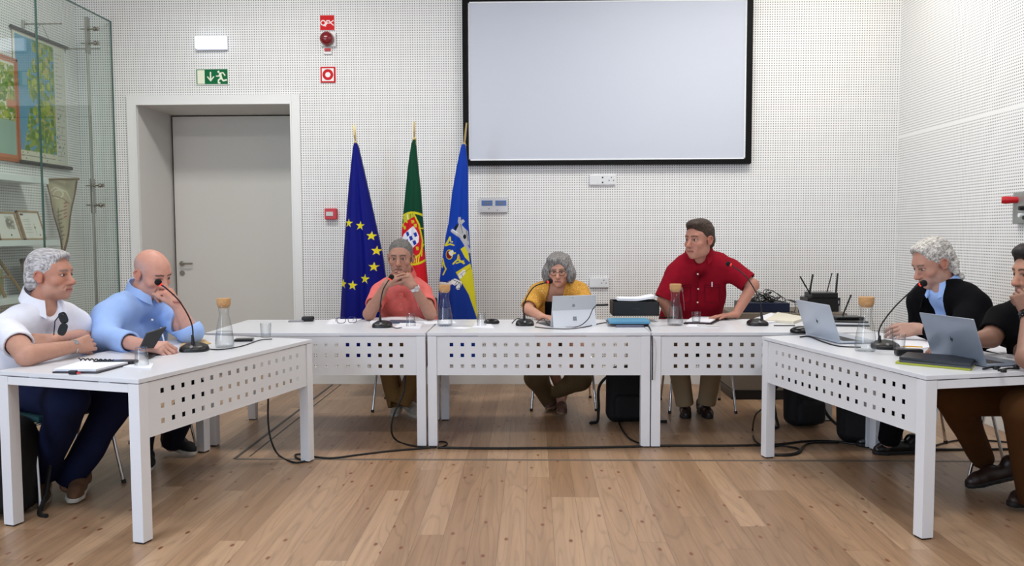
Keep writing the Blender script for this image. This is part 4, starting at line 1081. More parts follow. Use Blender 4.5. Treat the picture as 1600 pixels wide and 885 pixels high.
def make_trousers(P, name, m, hip, legs, wr=.007, seed=3, rk=(.098, .074, .056), vox=.006, side=None):
    v = Vol(vox); hip = Vector(hip); ax = side
    v.cap(hip-ax*.08, hip+ax*.08, .125, .125, .04)
    for i, (kn, an) in enumerate(legs):
        q = -1 if i == 0 else 1
        v.cap(hip+ax*.08*q, kn, rk[0], rk[1], .03); v.cap(kn, an, rk[1], rk[2], .02)
        kn, an = Vector(kn), Vector(an); d = (an-kn).normalized(); v.plane(an, d, an-V3(.08, .08, .07), an+V3(.08, .08, .09))
    return vol_obj(name, v, m, P.root, None, wrinkle(wr, 22, seed))
def strap(name, parent, c, axis, r, w, m, face=None, fm=None, fr=.018, fdir=None):
    """wristband: ring round the arm"""
    c = Vector(c); ax = Vector(axis).normalized(); M = Matrix.Translation(c) @ ax.to_track_quat('Z', 'Y').to_matrix().to_4x4()
    b = MB(); b.lathe([(r, -w/2), (r+.003, -w/2), (r+.003, w/2), (r, w/2), (r, -w/2)], M=M, n=28); o = b.out(name, m, parent, smooth=True, sharp=40)
    if fm:
        fd = Vector(fdir); fd = (fd-ax*fd.dot(ax)).normalized(); Mf = Matrix.Translation(c+fd*(r+.001)) @ fd.to_track_quat('Z', 'Y').to_matrix().to_4x4()
        MB().lathe([(.00001, .008), (fr*.85, .008), (fr, .006), (fr, 0)], M=Mf, n=24).out('watch_face', fm, o, smooth=True, sharp=40)
    return o
def buttons(P, pts, m, d, r=.0055):
    b = MB(); d = Vector(d).normalized()
    for p in pts: b.lathe([(.00001, .004), (r, .003), (r, -.004)], M=Matrix.Translation(Vector(p)) @ d.to_track_quat('Z', 'Y').to_matrix().to_4x4(), n=12)
    o = b.out('shirt_buttons', m, P.root); return o
rubber = mat('white_rubber', (188, 184, 176), .6); dark_rubber = mat('dark_rubber', (24, 22, 22), .6)

# ---------------------------------------------------------------- man in salmon polo
hd = atY(626, 404, 6.06)
P = Person('person in a salmon polo shirt with clasped hands in front of his mouth', (hd.x, 6.4, 0), hd, (-.02, -1, -.12), 1.04, (166, 122, 104), lip=(132, 84, 76), brow=(66, 58, 52), wide=1.05)
P.fwd = V3(0, -1, 0)
hip = V3(hd.x+.02, 6.44, .54); ch = V3(hd.x+.01, 6.30, .82); nb = V3(hd.x, 6.18, 1.04); sL = atY(659, 457, 6.2); sR = atY(594, 457, 6.2)
eL = atY(672, 477, 5.92); eR = atY(577, 477, 5.92); eL.z = eR.z = .79
wL = atY(646, 448, 5.83); wR = atY(603, 445, 5.83)
P.neck(nb); P.torso(hip, ch, nb, sL, sR)
for sh, el, w in ((sL, eL, wL), (sR, eR, wR)): P.limb([sh, el], [.055, .045]); P.limb([el, w], [.046, .029], .015)
cc = atY(623, 441, 5.83)
P.hand(wL, V3(-.55, -.02, .80), V3(.45, -.85, .25), (.80, .85, .9, .95), (.3, .2), side=-1, spread=.18, sc=1.0)
P.hand(wR, V3(.66, -.20, .62), V3(-.35, -.85, .45), (.42, .5, .6, .7), (.4, .2), side=1, spread=.22, sc=1.0)
P.limb([V3(hip.x-.09, 6.4, .5), V3(hip.x-.14, 6.02, .49), V3(hip.x-.03, 6.1, .12)], [.08, .058, .04]); P.limb([V3(hip.x+.09, 6.4, .5), V3(hip.x+.14, 6.02, .49), V3(hip.x+.06, 6.12, .12)], [.08, .058, .04])
P.finish('salmon')
sal = cloth('salmon_pique', (226, 118, 112), noise=(30, .08, (1, 1, 1)), bump=(420, .15, .001))
make_shirt(P, 'polo_shirt', sal, (hip, ch, nb, sL, sR), [(sL, eL, wL, .60), (sR, eR, wR, .60)], belly=.03, seed=2, wr=.005, open_dir=(0, -1, 0), open_len=.10, open_r=.03, inf=.016, slr=1.0)
collar('collar', P.root, nb+V3(0, .0, .028), .078, .04, (0, -1, 0), cloth('salmon_collar', (206, 100, 94)), h=.03, open_=.35, flare=.02, drop=.035)
b = MB(); b.box((hd.x-.016, 6.045, .80), (hd.x+.016, 6.062, .93), bev=.003)
b.out('placket', cloth('salmon_placket', (206, 100, 94)), P.root)
buttons(P, [(hd.x, 6.043, .90), (hd.x, 6.043, .85)], mat('pink_button', (190, 120, 112), .4), (0, -1, 0))
hm = hair_mat('hair_grey_short', (128, 124, 120), (56, 54, 54), 420)
def f(v):
    P.hell(v, (0, -.020, .050), (.0815, .102, .0895)); P.hell(v, (0, -.062, .0), (.07, .062, .07), .02)
    P.hell(v, (0, .125, .0), (.078, .098, .100), .010, True); P.hell(v, (0, .0, -.10), (.12, .12, .075), .01, True)
    P.hell(v, (.083, .022, -.03), (.02, .032, .055), .01, True); P.hell(v, (-.083, .022, -.03), (.02, .032, .055), .01, True)
P.hair(f, hm, .0015, 120)
khaki = cloth('khaki', (128, 100, 62))
make_trousers(P, 'trousers', khaki, hip, [(V3(hip.x-.14, 6.02, .49), atZ(618, 636, .10)), (V3(hip.x+.14, 6.02, .49), V3(*atZ(628, 634, .12)))], side=V3(1, 0, 0))
gm = mat('shoe_light_grey', (170, 164, 154), .8, bump=(200, .3, .002))
a = atZ(618, 652, 0); shoe(P.root, (a.x+.005, a.y+.20, .04), (-.03, -1, -.10), gm, rubber, S=.95, up=(0, -.1, 1))
a = atZ(642, 656, 0); shoe(P.root, (a.x-.065, a.y+.18, .06), (.42, -.9, -.14), gm, rubber, S=.95, up=(.1, -.1, 1))
strap('wrist_watch', P.root, wL-V3(-.010, 0, .012), (wL-eL), .031, .020, mat('watch_white', (214, 214, 218), .3), True, mat('watch_steel', (190, 190, 194), .2, metal=.7), .019, (.3, -1, .2))

# ---------------------------------------------------------------- woman with grey bob
hd = atY(873, 424, 6.2)
P = Person('person with a grey bob and glasses in a mustard shirt behind the middle desk', (hd.x+.02, 6.5, 0), hd, (-.12, -1, -.16), .95, (196, 146, 124), lip=(166, 92, 88), brow=(110, 96, 88), iris=(70, 60, 50))
P.fwd = V3(0, -1, 0)
hip = V3(hd.x+.02, 6.55, .53); ch = V3(hd.x+.02, 6.38, .80); nb = V3(hd.x+.005, 6.27, .985); sL = atY(905, 456, 6.3); sR = atY(841, 457, 6.3)
eR = atY(825, 487, 6.1); wR = atY(846, 490, 5.90); eL = atY(921, 487, 6.08); wL = atY(896, 489, 5.90)
eR.z = max(eR.z, .80); wR.z = .772; wL.z = .772
P.neck(nb, .052); P.torso(hip, ch, nb, sL, sR, wd=.9)
for sh, el, w in ((sL, eL, wL), (sR, eR, wR)): P.limb([sh, el], [.050, .042]); P.limb([el, w], [.043, .026], .015)
P.hand(wR, V3(.75, -.62, -.03), V3(0, 0, 1), (.3, .3, .3, .35), (.5, .3), side=-1, sc=.95); P.hand(wL, V3(-.72, -.62, -.03), V3(0, 0, 1), (.3, .3, .3, .35), (.5, .3), side=1, sc=.95)
kn = [V3(hip.x-.12, 6.10, .50), V3(hip.x+.13, 6.10, .50)]; an = [atZ(846, 620, .16), atZ(868, 632, .12)]
P.limb([hip-V3(.08, 0, 0), kn[0], V3(hip.x+.0, 6.35, .14)], [.08, .055, .033]); P.limb([hip+V3(.08, 0, 0), kn[1], V3(hip.x-.0, 6.22, .10)], [.08, .055, .033])
fa, fb = V3(hip.x+.0, 6.35, .14), V3(hip.x-.0, 6.22, .10)
P.limb([fa, fa+V3(-.07, -.10, -.10)], [.034, .026]); P.limb([fb, fb+V3(-.0, -.15, -.06)], [.034, .028])
P.finish('woman')
mus = mat('cloth_mustard_print', (214, 158, 62), .85, spec=.2); nt = mus.node_tree
vo = nt.nodes.new('ShaderNodeTexVoronoi'); vo.inputs['Scale'].default_value = 60; vo.feature = 'DISTANCE_TO_EDGE'; tc = nt.nodes.new('ShaderNodeTexCoord'); nt.links.new(tc.outputs['Object'], vo.inputs['Vector'])
rp = nt.nodes.new('ShaderNodeValToRGB'); rp.color_ramp.elements[0].position = .03; rp.color_ramp.elements[1].position = .09; rp.color_ramp.elements[0].color = lin((180, 128, 56))+(1,); rp.color_ramp.elements[1].color = lin((216, 160, 66))+(1,)
e = rp.color_ramp.elements.new(.3); e.color = lin((210, 160, 76))+(1,); e = rp.color_ramp.elements.new(.42); e.color = lin((226, 196, 138))+(1,)
nt.links.new(vo.outputs['Distance'], rp.inputs[0]); nt.links.new(rp.outputs[0], nt.nodes['Principled BSDF'].inputs['Base Color'])
def ex(v): v.cap(nb+V3(-.005, -.075, .04), nb+V3(-.05, -.02, -.17), .056, .062, .006, True); v.cap(nb+V3(-.05, -.02, -.17), nb+V3(-.075, .0, -.32), .062, .05, .006, True)
make_shirt(P, 'mustard_shirt', mus, (hip, ch, nb, sL, sR), [(sL, eL, wL, .85), (sR, eR, wR, .85)], seed=5, wr=.006, inf=.02, wd=.95, extra=ex, neck_r=.066, slr=1.08)
v = Vol(.005); P.torso(hip, ch, nb-V3(0, 0, .09), along(sL, nb, .55)-V3(0, 0, .05), along(sR, nb, .55)-V3(0, 0, .05), vol=v, inf=.008, wd=.8)
v.plane(nb+V3(0, 0, -.135), (0, -.1, 1)); vol_obj('black_top', v, cloth('black_top', (20, 20, 22)), P.root)
collar('collar', P.root, nb+V3(0, .012, .0), .066, .04, (0, -1, 0), mus, h=.03, open_=.95, flare=.022, drop=.05)
hm = hair_mat('hair_grey_bob', (158, 154, 152), (70, 68, 68), 230, (1, .5, .10))
def f(v):
    P.hell(v, (0, -.022, .054), (.104, .116, .100)); P.hell(v, (0, -.050, -.02), (.126, .088, .088), .04)
    for q in (-1, 1): P.hell(v, (q*.098, .008, -.022), (.042, .056, .074), .03)
    P.hell(v, (.035, .05, .10), (.055, .05, .035), .03)
    P.hell(v, (0, .118, -.035), (.066, .092, .112), .012, True); P.hell(v, (0, .02, -.125), (.062, .09, .045), .02, True)
    P.hell(v, (-.018, .13, .045), (.046, .055, .062), .01, True)
P.hair(f, hm, .004, 90, 3, ani=(1, .6, .2))
b = MB()
for q in (-1, 1):
    c = [P.H(q*.034+.0265*math.cos(t), .103-.008*abs(math.cos(t)), .005+.0195*math.sin(t)) for t in np.linspace(0, 2*math.pi, 20, endpoint=False)]
    b.tube(c, .0021, 6, closed=True); b.tube([P.H(q*.060, .096, .011), P.H(q*.082, .06, .010), P.H(q*.083, -.01, .004)], .0016, 6)
b.tube([P.H(-.010, .104, .008), P.H(0, .107, .011), P.H(.010, .104, .008)], .0016, 6)
gl = b.out('glasses', mat('glasses_dark', (40, 34, 34), .3), P.root, smooth=True)
P_tr = mat('cloth_olive_skirt', (88, 70, 42), .85)
v = Vol(.006); v.cap(hip-V3(.08, 0, 0), hip+V3(.08, 0, 0), .12, .12, .04)
k1 = (atY(838, 590, 6.12), atY(862, 632, 6.32)); k2 = (atY(905, 592, 6.12), atY(872, 622, 6.2))
v.cap(hip-V3(.08, 0, 0), k1[0], .10, .085, .03); v.cap(k1[0], k1[1], .085, .055, .03); v.cap(hip+V3(.08, 0, 0), k2[0], .10, .09, .03); v.cap(k2[0], k2[1]+V3(0, 0, .05), .09, .05, .03)
vol_obj('trousers', v, P_tr, P.root, None, wrinkle(.005, 20, 9))
sm = mat('brown_flat_shoe', (92, 62, 50), .55)
shoe(P.root, fa+V3(.03, .05, -.09), (-.55, -.8, -.12), sm, mat('tan_sole', (128, 96, 72), .6), S=.88, up=(-.35, -.2, .9))
shoe(P.root, fb+V3(.0, .04, -.075), (.0, -1, .0), sm, mat('tan_sole', (128, 96, 72), .6), S=.88)

# ---------------------------------------------------------------- man in dark red shirt
hd = atY(1092, 376, 6.0)
P = Person('person in a dark red short-sleeved shirt leaning one hand on the desk', (hd.x, 6.35, 0), hd, (-.74, -.66, -.06), 1.10, (176, 124, 106), lip=(146, 84, 78), brow=(52, 36, 30), wide=1.0)
P.fwd = V3(-.1, -1, 0).normalized()
hip = V3(hd.x+.0, 6.42, .56); ch = V3(hd.x+.02, 6.25, .88); nb = V3(hd.x+.025, 6.10, 1.215); sL = atY(1141, 422, 6.12); sR = atY(1057, 428, 6.10)
eL = atY(1176, 446, 6.04); wL = atY(1150, 485, 5.98); eR = atY(1037, 470, 6.08); wR = atY(1052, 505, 6.12)
wL.z = .775
P.neck(nb, .062); P.torso(hip, ch, nb, sL, sR, wd=1.0)
P.limb([sL, eL], [.056, .046]); P.limb([eL, wL], [.046, .031], .015); P.limb([sR, eR], [.056, .045]); P.limb([eR, wR], [.045, .030], .015)
P.hand(wL, V3(-.88, -.36, -.03), V3(0, .05, 1), (.10, .08, .08, .12), (.6, .2), side=1, spread=.22, sc=1.05); P.hand(wR, V3(.55, -.2, -.6), V3(-.3, -.8, .1), (.5, .5, .5, .5), side=1)
kn = [V3(hd.x-.15, 6.05, .50), V3(hd.x+.13, 6.05, .50)]; an = [atZ(1070, 632, .09), atZ(1104, 632, .09)]
P.limb([hip-V3(.09, 0, 0), kn[0], an[0]+V3(0, .05, 0)], [.09, .06, .04]); P.limb([hip+V3(.09, 0, 0), kn[1], an[1]+V3(0, .05, 0)], [.09, .06, .04])
P.finish('red')
red = cloth('dark_red', (136, 16, 34), noise=(20, .12, (1, 1, 1)))
make_shirt(P, 'red_shirt', red, (hip, ch, nb, sL, sR), [(sL, eL, wL, .82), (sR, eR, wR, .95)], seed=7, wr=.006, inf=.022, open_dir=(-.15, -1, 0), open_len=.12, open_r=.036, belly=.03, slr=1.10)
collar('collar', P.root, nb+V3(0, 0, .022), .086, .05, (-.15, -1, 0), red, h=.040, open_=.50, flare=.022, drop=.05)
def surfpt(px, py, Y): return atY(px, py, Y)
MBb = MB(); x0 = hd.x+.0
MBb.tube([V3(x0-.005, 6.012, 1.09), V3(x0+.0, 6.025, .98), V3(x0+.0, 6.045, .80)], .004, 6); MBb.out('placket_seam', cloth('dark_red_seam', (96, 10, 26)), P.root)
buttons(P, [(x0-.005, 6.004, 1.07), (x0+.002, 6.018, .96), (x0+.002, 6.035, .86)], mat('pearl_button', (220, 214, 206), .3), (0, -1, 0), .006)
b = MB()
for cx in (-.10, .11):
    zt_ = .985; b.tube([V3(x0+cx-.055, 6.045, zt_), V3(x0+cx-.053, 6.04, zt_-.12), V3(x0+cx+.0, 6.035, zt_-.13), V3(x0+cx+.053, 6.045, zt_-.12), V3(x0+cx+.055, 6.055, zt_), V3(x0+cx-.055, 6.04, zt_), V3(x0+cx-.055, 6.04, zt_-.018), V3(x0+cx+.055, 6.05, zt_-.018)], .0035, 6)
b.out('pocket_stitching', cloth('dark_red_seam', (96, 10, 26)), P.root)
b = MB(); b.box((x0+.10, 6.020, .975), (x0+.107, 6.032, 1.01)); b.out('pen_in_pocket', mat('silver_pen', (206, 206, 210), .3), P.root)
b = MB(); b.tube([V3(x0-.115, 6.03, .97), V3(x0-.11, 6.03, .94)], .006, 8); b.tube([V3(x0-.11, 6.028, .94), V3(x0-.10, 6.02, .86), V3(x0-.095, 6.03, .80)], .0018, 6); b.out('lanyard_clip', mat('lanyard_grey', (130, 110, 112), .4), P.root)
hm = hair_mat('hair_dark_brown', (76, 58, 46), (26, 20, 18), 300)
def f(v):
    P.hell(v, (0, -.022, .054), (.084, .104, .092)); P.hell(v, (0, -.062, .0), (.074, .064, .075), .02); P.hell(v, (.0, .045, .108), (.055, .055, .032), .03)
    P.hell(v, (0, .125, .0), (.080, .098, .098), .010, True); P.hell(v, (0, .0, -.105), (.12, .12, .075), .01, True)
    for q in (-1, 1): P.hell(v, (q*.086, .030, -.062), (.024, .036, .050), .008, True)
P.hair(f, hm, .002, 110, 5)
bei = cloth('beige_trousers', (146, 124, 96))
make_trousers(P, 'trousers', bei, hip, [(kn[0], an[0]), (kn[1], an[1])], side=V3(1, 0, 0), rk=(.105, .082, .066), wr=.006)
ds = mat('dark_brown_shoe', (44, 28, 22), .4)
for (px, dx) in ((1071, -.15), (1105, .06)):
    a = atZ(px, 652, 0); shoe(P.root, (a.x-dx*.2, a.y+.20, 0), (dx, -1, 0), ds, dark_rubber, S=.97)

# ---------------------------------------------------------------- man in white polo (near left)
ear = atY(63, 435, 4.24); hd = ear+V3(.012, .080, .006)
P = Person('person in a white polo shirt with crossed arms at the near left desk', (hd.x-.15, 4.2, 0), hd, (.99, -.06, -.02), 1.05, (184, 132, 112), lip=(164, 98, 86), brow=(120, 110, 104), wide=1.04, stubble=((188, 158, 140), .25))
P.fwd = V3(.96, -.28, 0).normalized(); rt = P.fwd.cross(V3(0, 0, 1))
nb = V3(hd.x-.055, hd.y+.0, hd.z-.150); ch = nb+V3(-.05, 0, -.275); hip = ch+V3(-.09, .03, -.30); hip.z = .55
sR = nb+rt*.190+V3(-.03, 0, -.115); sL = nb-rt*.175+V3(.03, 0, -.125)
eR = atZ(42, 556, .79); wR = atZ(118, 541, .80); eL = atZ(140, 525, .80); wL = atY(85, 532, 4.12)
P.neck(nb, .066); P.torso(hip, ch, nb, sL, sR, wd=1.1)
P.limb([sR, eR], [.060, .050]); P.limb([eR, wR], [.052, .031], .015); P.limb([sL, eL], [.058, .048]); P.limb([eL, wL], [.048, .031], .015)
P.hand(wR, (wR-eR).normalized()*1.0+V3(.02, .12, .03), V3(.75, -.55, .25), (.5, .55, .6, .65), (.3, .3), side=1, sc=1.06)
P.hand(wL, V3(-.72, -.55, .02), V3(.35, -.8, .5), (.35, .4, .45, .5), (.4, .3), side=-1, sc=1.02)
kR = atY(108, 626, 3.95); kL = atY(184, 624, 4.25); aR = atZ(66, 742, .12); aL = atZ(106, 758, .06)
P.limb([hip+rt*.08, kR, aR], [.09, .06, .04]); P.limb([hip-rt*.08, kL, aL], [.09, .06, .04])
P.finish('white_polo')
wp = cloth('white_pique', (226, 228, 240), noise=(22, .04, (1, 1, 1)))
make_shirt(P, 'polo_shirt', wp, (hip, ch, nb, sL, sR), [(sR, eR, wR, .62), (sL, eL, wL, .58)], seed=11, wr=.006, inf=.022, belly=.06, open_dir=(.90, -.50, 0), open_len=.12, open_r=.03, slr=1.08, wd=1.1)
collar('collar', P.root, nb+V3(.0, 0, .026), .088, .045, (.90, -.45, 0), wp, h=.038, open_=.42, flare=.022, drop=.05)
hm = hair_mat('hair_white', (206, 204, 206), (126, 122, 124), 240)
def f(v):
    P.hell(v, (0, -.024, .052), (.084, .106, .092)); P.hell(v, (0, -.066, -.01), (.076, .066, .085), .02); P.hell(v, (.0, .040, .104), (.058, .050, .030), .03)
    P.hell(v, (0, .128, .012), (.084, .100, .104), .012, True); P.hell(v, (0, .0, -.12), (.12, .12, .070), .01, True)
    for q in (-1, 1): P.hell(v, (q*.086, .030, -.062), (.024, .036, .050), .008, True)
P.hair(f, hm, .004, 110, 8)
nv = cloth('navy_trousers', (22, 28, 56), noise=(9, .1, (1, 1, 1)))
make_trousers(P, 'trousers', nv, hip, [(kL, aL), (kR, aR)], side=rt, rk=(.11, .092, .066), wr=.009)
bs = mat('brown_suede_shoe', (96, 66, 44), .8, bump=(120, .2, .002))
a = atZ(122, 785, 0); shoe(P.root, (a.x-.09, a.y+.23, .02), (.30, -.95, -.04), bs, rubber, S=1.05)
a = atZ(74, 780, 0); shoe(P.root, (a.x-.10, a.y+.16, .09), (.42, -.80, -.40), bs, rubber, S=1.0, up=(-.1, -.4, .9))
strap('bracelet', P.root, wR-V3(.012, .01, .004), (wR-eR), .036, .012, mat('silver_band', (176, 176, 180), .2, metal=.8), True, mat('watch_steel', (190, 190, 194), .2, metal=.7), .014, (.3, -1, .5))
# sunglasses hanging from the placket
sg = mat('sunglass_dark', (16, 24, 30), .12, coat=.5)
c0 = atY(97, 500, 4.02); b = MB()
def lensq(c, w, h, tilt):
    n = 14; pts = []
    for t in np.linspace(0, 2*math.pi, n, endpoint=False):
        a_, bb = math.cos(t), math.sin(t); pts.append((w*np.sign(a_)*abs(a_)**.7, h*np.sign(bb)*abs(bb)**.7))
    M = Matrix.Translation(c) @ Matrix.Rotation(tilt[0], 4, 'Z') @ Matrix.Rotation(tilt[1], 4, 'Y')
    b.prism(pts, -.002, .002, M=M, ax=1)
xs = atY(99, 497, 4.02); lensq(xs, .020, .030, (.35, -.30)); xs2 = atY(98, 515, 4.00); lensq(xs2, .020, .032, (.35, .35))
b.tube([atY(93, 493, 4.03), atY(86, 502, 4.02), atY(84, 524, 4.02)], .003, 6); b.tube([atY(93, 493, 4.03), atY(100, 492, 4.01)], .003, 6)
b.out('sunglasses', sg, P.root)

# ---------------------------------------------------------------- bald man in light blue shirt
ear = atY(218, 431, 4.70); f_ = V3(.86, -.36, -.40); fr_ = frame(f_, roll=0.06)
hd = ear-fr_ @ Vector((.083, -.006, -.004))
P = Person('person with a bald head in a light blue shirt, writing with hand at his mouth', (hd.x-.2, 4.8, 0), hd, f_, 1.10, (202, 148, 130), lip=(166, 100, 94), brow=(58, 46, 42), wide=1.04, roll=.06, stubble=((182, 148, 138), .3))
P.fwd = V3(.96, -.28, 0).normalized(); rt = P.fwd.cross(V3(0, 0, 1))
def bald(V, Pl, C, mixc):
    x, y, z = np.abs(Pl[:, 0]), Pl[:, 1], Pl[:, 2]
    m = np.clip((.035-y)/.02, 0, 1)*np.clip((.085-z-.25*np.clip(y+.02, 0, 1))/.03, 0, 1)*np.clip((z+.055-.0*y)/.02, 0, 1)*(x > .02)*(~((x > .077) & (y > -.03) & (y < .02)))
    mixc(m*.45, (170, 160, 164))
P.paints.append(bald)
nb = V3(hd.x-.095, hd.y+.03, hd.z-.130); ch = nb+V3(-.09, .02, -.255); hip = V3(ch.x-.14, ch.y+.05, .56)
sR = nb+rt*.20+V3(-.04, .0, -.10); sL = nb-rt*.19+V3(.0, 0, -.115)
eR = atY(166, 528, 4.50); wR = atZ(228, 541, .785); eL = atY(298, 518, 4.74); wL = atY(277, 478, 4.72)
eL.z = .80
P.neck(nb+V3(.01, 0, 0), .066); P.torso(hip, ch, nb, sL, sR, wd=1.1)
P.limb([sR, eR], [.058, .05]); P.limb([eR, wR], [.05, .032], .015); P.limb([sL, eL], [.058, .05]); P.limb([eL, wL], [.05, .031], .015)
P.hand(wR, V3(.93, -.10, -.05), V3(-.1, -.45, .85), (.7, .75, .8, .85), (.35, .4), side=-1, sc=1.06)
P.hand(wL, V3(-.45, -.12, .80), V3(.75, -.2, .55), (1.1, 1.15, 1.2, 1.2), (.4, .5), side=-1, sc=1.04)
kR = atY(230, 612, 4.55); kL = atY(300, 610, 4.85); aR = atZ(222, 700, .12); aL = atZ(268, 696, .07)
P.limb([hip+rt*.08, kR, aR], [.09, .06, .04]); P.limb([hip-rt*.08, kL, aL], [.09, .06, .04])
P.finish('blue')
bl = cloth('light_blue', (158, 188, 240), noise=(18, .05, (1, 1, 1)))
make_shirt(P, 'blue_shirt', bl, (hip, ch, nb, sL, sR), [(sR, eR, wR, 1.62), (sL, eL, wL, 1.22)], seed=13, wr=.007, inf=.024, belly=.05, open_dir=(.96, -.5, 0), open_len=.05, slr=1.10, wd=1.1)
collar('collar', P.root, nb+V3(.032, -.01, .028), .082, .04, (.96, -.4, 0), bl, h=.034, open_=.30, flare=.018, drop=.035)
dkn = cloth('dark_navy', (22, 24, 36))
make_trousers(P, 'trousers', dkn, hip, [(kL, aL), (kR, aR)], side=rt, rk=(.10, .08, .06))
bk = mat('black_canvas_shoe', (22, 22, 26), .8)
a = atZ(292, 714, 0); shoe(P.root, (a.x-.20, a.y+.12, .04), (.86, -.45, -.10), bk, rubber, S=1.02)
a = atZ(240, 737, 0); shoe(P.root, (a.x-.14, a.y+.20, .05), (.45, -.85, -.14), bk, rubber, S=1.0)
buttons(P, [atY(238, 500, 4.50), atY(240, 518, 4.47)], mat('pearl_button', (220, 214, 206), .3), (.6, -.8, 0))

# ---------------------------------------------------------------- white-haired man in black blazer
ear = atY(1473, 414, 4.85); f_ = V3(-.90, -.14, -.42)
fr_ = frame(f_); hd = ear-fr_ @ Vector((-.083, -.006, -.004))
P = Person('person with wavy white hair in a black blazer over a blue shirt, looking down', (hd.x+.2, 4.75, 0), hd, f_, 1.09, (184, 136, 118), lip=(160, 96, 88), brow=(96, 84, 78), wide=1.02, stubble=((170, 146, 134), .4))
P.fwd = V3(-.97, -.23, 0).normalized(); rt = P.fwd.cross(V3(0, 0, 1))
nb = V3(hd.x+.075, hd.y+.0, hd.z-.130); ch = nb+V3(.10, 0, -.28); hip = V3(ch.x+.10, ch.y+.02, .56)
sL = nb-rt*.20+V3(.03, 0, -.105); sR = nb+rt*.19+V3(.0, 0, -.105)
eL = atY(1500, 522, 4.60); wL = atY(1437, 514, 4.80); eR = atY(1440, 522, 5.14); wR = atY(1420, 518, 5.03)
eL.z = max(eL.z, .80); wL.z = max(wL.z, .80)
P.neck(nb, .060); P.torso(hip, ch, nb, sL, sR)
P.limb([sL, eL], [.056, .046]); P.limb([eL, wL], [.045, .029], .015); P.limb([sR, eR], [.056, .046]); P.limb([eR, wR], [.045, .029], .015)
P.hand(wL, V3(-.95, .12, -.10), V3(-.1, -.75, .6), (.45, .5, .55, .6), (.5, .4), side=1, sc=1.08)
P.hand(wR, V3(-.95, -.12, -.05), V3(0, .4, .8), (.5, .5, .5, .5), (.5, .4), side=-1, sc=1.05)
kL = atY(1410, 600, 4.72); kR = atY(1400, 600, 5.08); aL = V3(2.13, 4.90, .12); aR = V3(2.22, 5.22, .12)
P.limb([hip-rt*.08, kL, aL], [.09, .06, .04]); P.limb([hip+rt*.08, kR, aR], [.09, .06, .04])
P.finish('blazer')
blz = cloth('black_blazer', (7, 7, 11))
def ex(v):
    d = V3(-.84, -.54, 0).normalized(); v.cap(nb+d*.115+V3(0, 0, .05), nb+d*.085+V3(0, 0, -.16), .062, .060, .006, True); v.cap(nb+d*.085+V3(0, 0, -.16), nb+d*.070+V3(0, 0, -.38), .060, .048, .006, True)
make_shirt(P, 'blazer', blz, (hip, ch, nb, sL, sR), [(sL, eL, wL, 1.78), (sR, eR, wR, 1.8)], seed=17, wr=.006, inf=.034, belly=.03, extra=ex, slr=1.16, wd=1.05, neck_r=.074)
make_shirt(P, 'blue_shirt', bl, (hip, ch, nb, along(sL, nb, .3), along(sR, nb, .3)), [], seed=19, wr=.002, inf=.018, belly=.03, open_dir=(-.85, -.5, 0), open_len=.03, slr=1., neck_r=.064)
collar('shirt_collar', P.root, nb+V3(-.01, 0, .035), .078, .06, (-.85, -.5, 0), bl, h=.040, open_=.34, flare=.018, drop=.045)
collar('lapels', P.root, nb+V3(-.012, 0, -.012), .094, .05, (-.85, -.5, 0), blz, h=.035, open_=.75, flare=.016, drop=.10)
hm = hair_mat('hair_silver_wavy', (220, 216, 210), (132, 126, 120), 150, (1, .35, .6))
def f(v):
    P.hell(v, (0, -.022, .054), (.086, .106, .090)); P.hell(v, (0, -.068, -.02), (.080, .060, .080), .03); P.hell(v, (0, .035, .104), (.052, .046, .027), .03)
    R = np.random.RandomState(5)
    for k in range(26):
        t = R.uniform(.2, 2.94); a_ = R.uniform(-.6, 1.2); x = .085*math.cos(t); P.hell(v, (x, -.045-.065*math.sin(t)*R.uniform(.6, 1), -.06+.09*a_), (.018, .020, .022), .008)
    P.hell(v, (0, .130, .022), (.086, .104, .108), .012, True); P.hell(v, (0, .015, -.125), (.12, .10, .065), .01, True)
    for q in (-1, 1): P.hell(v, (q*.086, .030, -.062), (.024, .036, .050), .008, True)
P.hair(f, hm, .005, 90, 12, ani=(1, .30, .7))
make_trousers(P, 'trousers', cloth('black_trousers', (9, 9, 12)), hip, [(kL, aL), (kR, aR)], side=-rt, rk=(.10, .08, .06))
bl_sh = mat('black_leather_shoe', (16, 15, 16), .3)
a = atZ(1368, 712, 0); shoe(P.root, (a.x+.28, a.y+.06, 0), (-1, -.12, 0), bl_sh, dark_rubber, S=1.02); shoe(P.root, (2.36, 5.24, 0), (-1, -.0, 0), bl_sh, dark_rubber, S=1.02)

# ---------------------------------------------------------------- man in black shirt at the right edge
hd = atY(1620, 428, 4.08)
P = Person('person with dark hair in a black short-sleeved shirt at the right edge', (hd.x+.15, 4.1, 0), hd, (-.98, -.10, -.14), 1.05, (186, 138, 116), lip=(164, 96, 86), brow=(30, 24, 22), wide=1.0, stubble=((84, 62, 54), .55))
P.fwd = V3(-.97, -.23, 0).normalized(); rt = P.fwd.cross(V3(0, 0, 1))
nb = V3(hd.x+.065, hd.y+.01, hd.z-.140); ch = nb+V3(.05, 0, -.24); hip = V3(ch.x+.06, ch.y+.10, .56)
sL = nb-rt*.19+V3(0, 0, -.10); sR = nb+rt*.20+V3(-.06, 0, -.11)
eR = atY(1548, 528, 4.22); wR = atY(1500, 536, 4.24); eR.z = max(eR.z, .80); wR.z = .80
eL = atZ(1606, 560, .80); wL = atY(1607, 492, 3.92)
P.neck(nb, .062); P.torso(hip, ch, nb, sL, sR)
P.limb([sR, eR], [.056, .050]); P.limb([eR, wR], [.050, .030], .015); P.limb([sL, eL], [.056, .048]); P.limb([eL, wL], [.048, .03], .015)
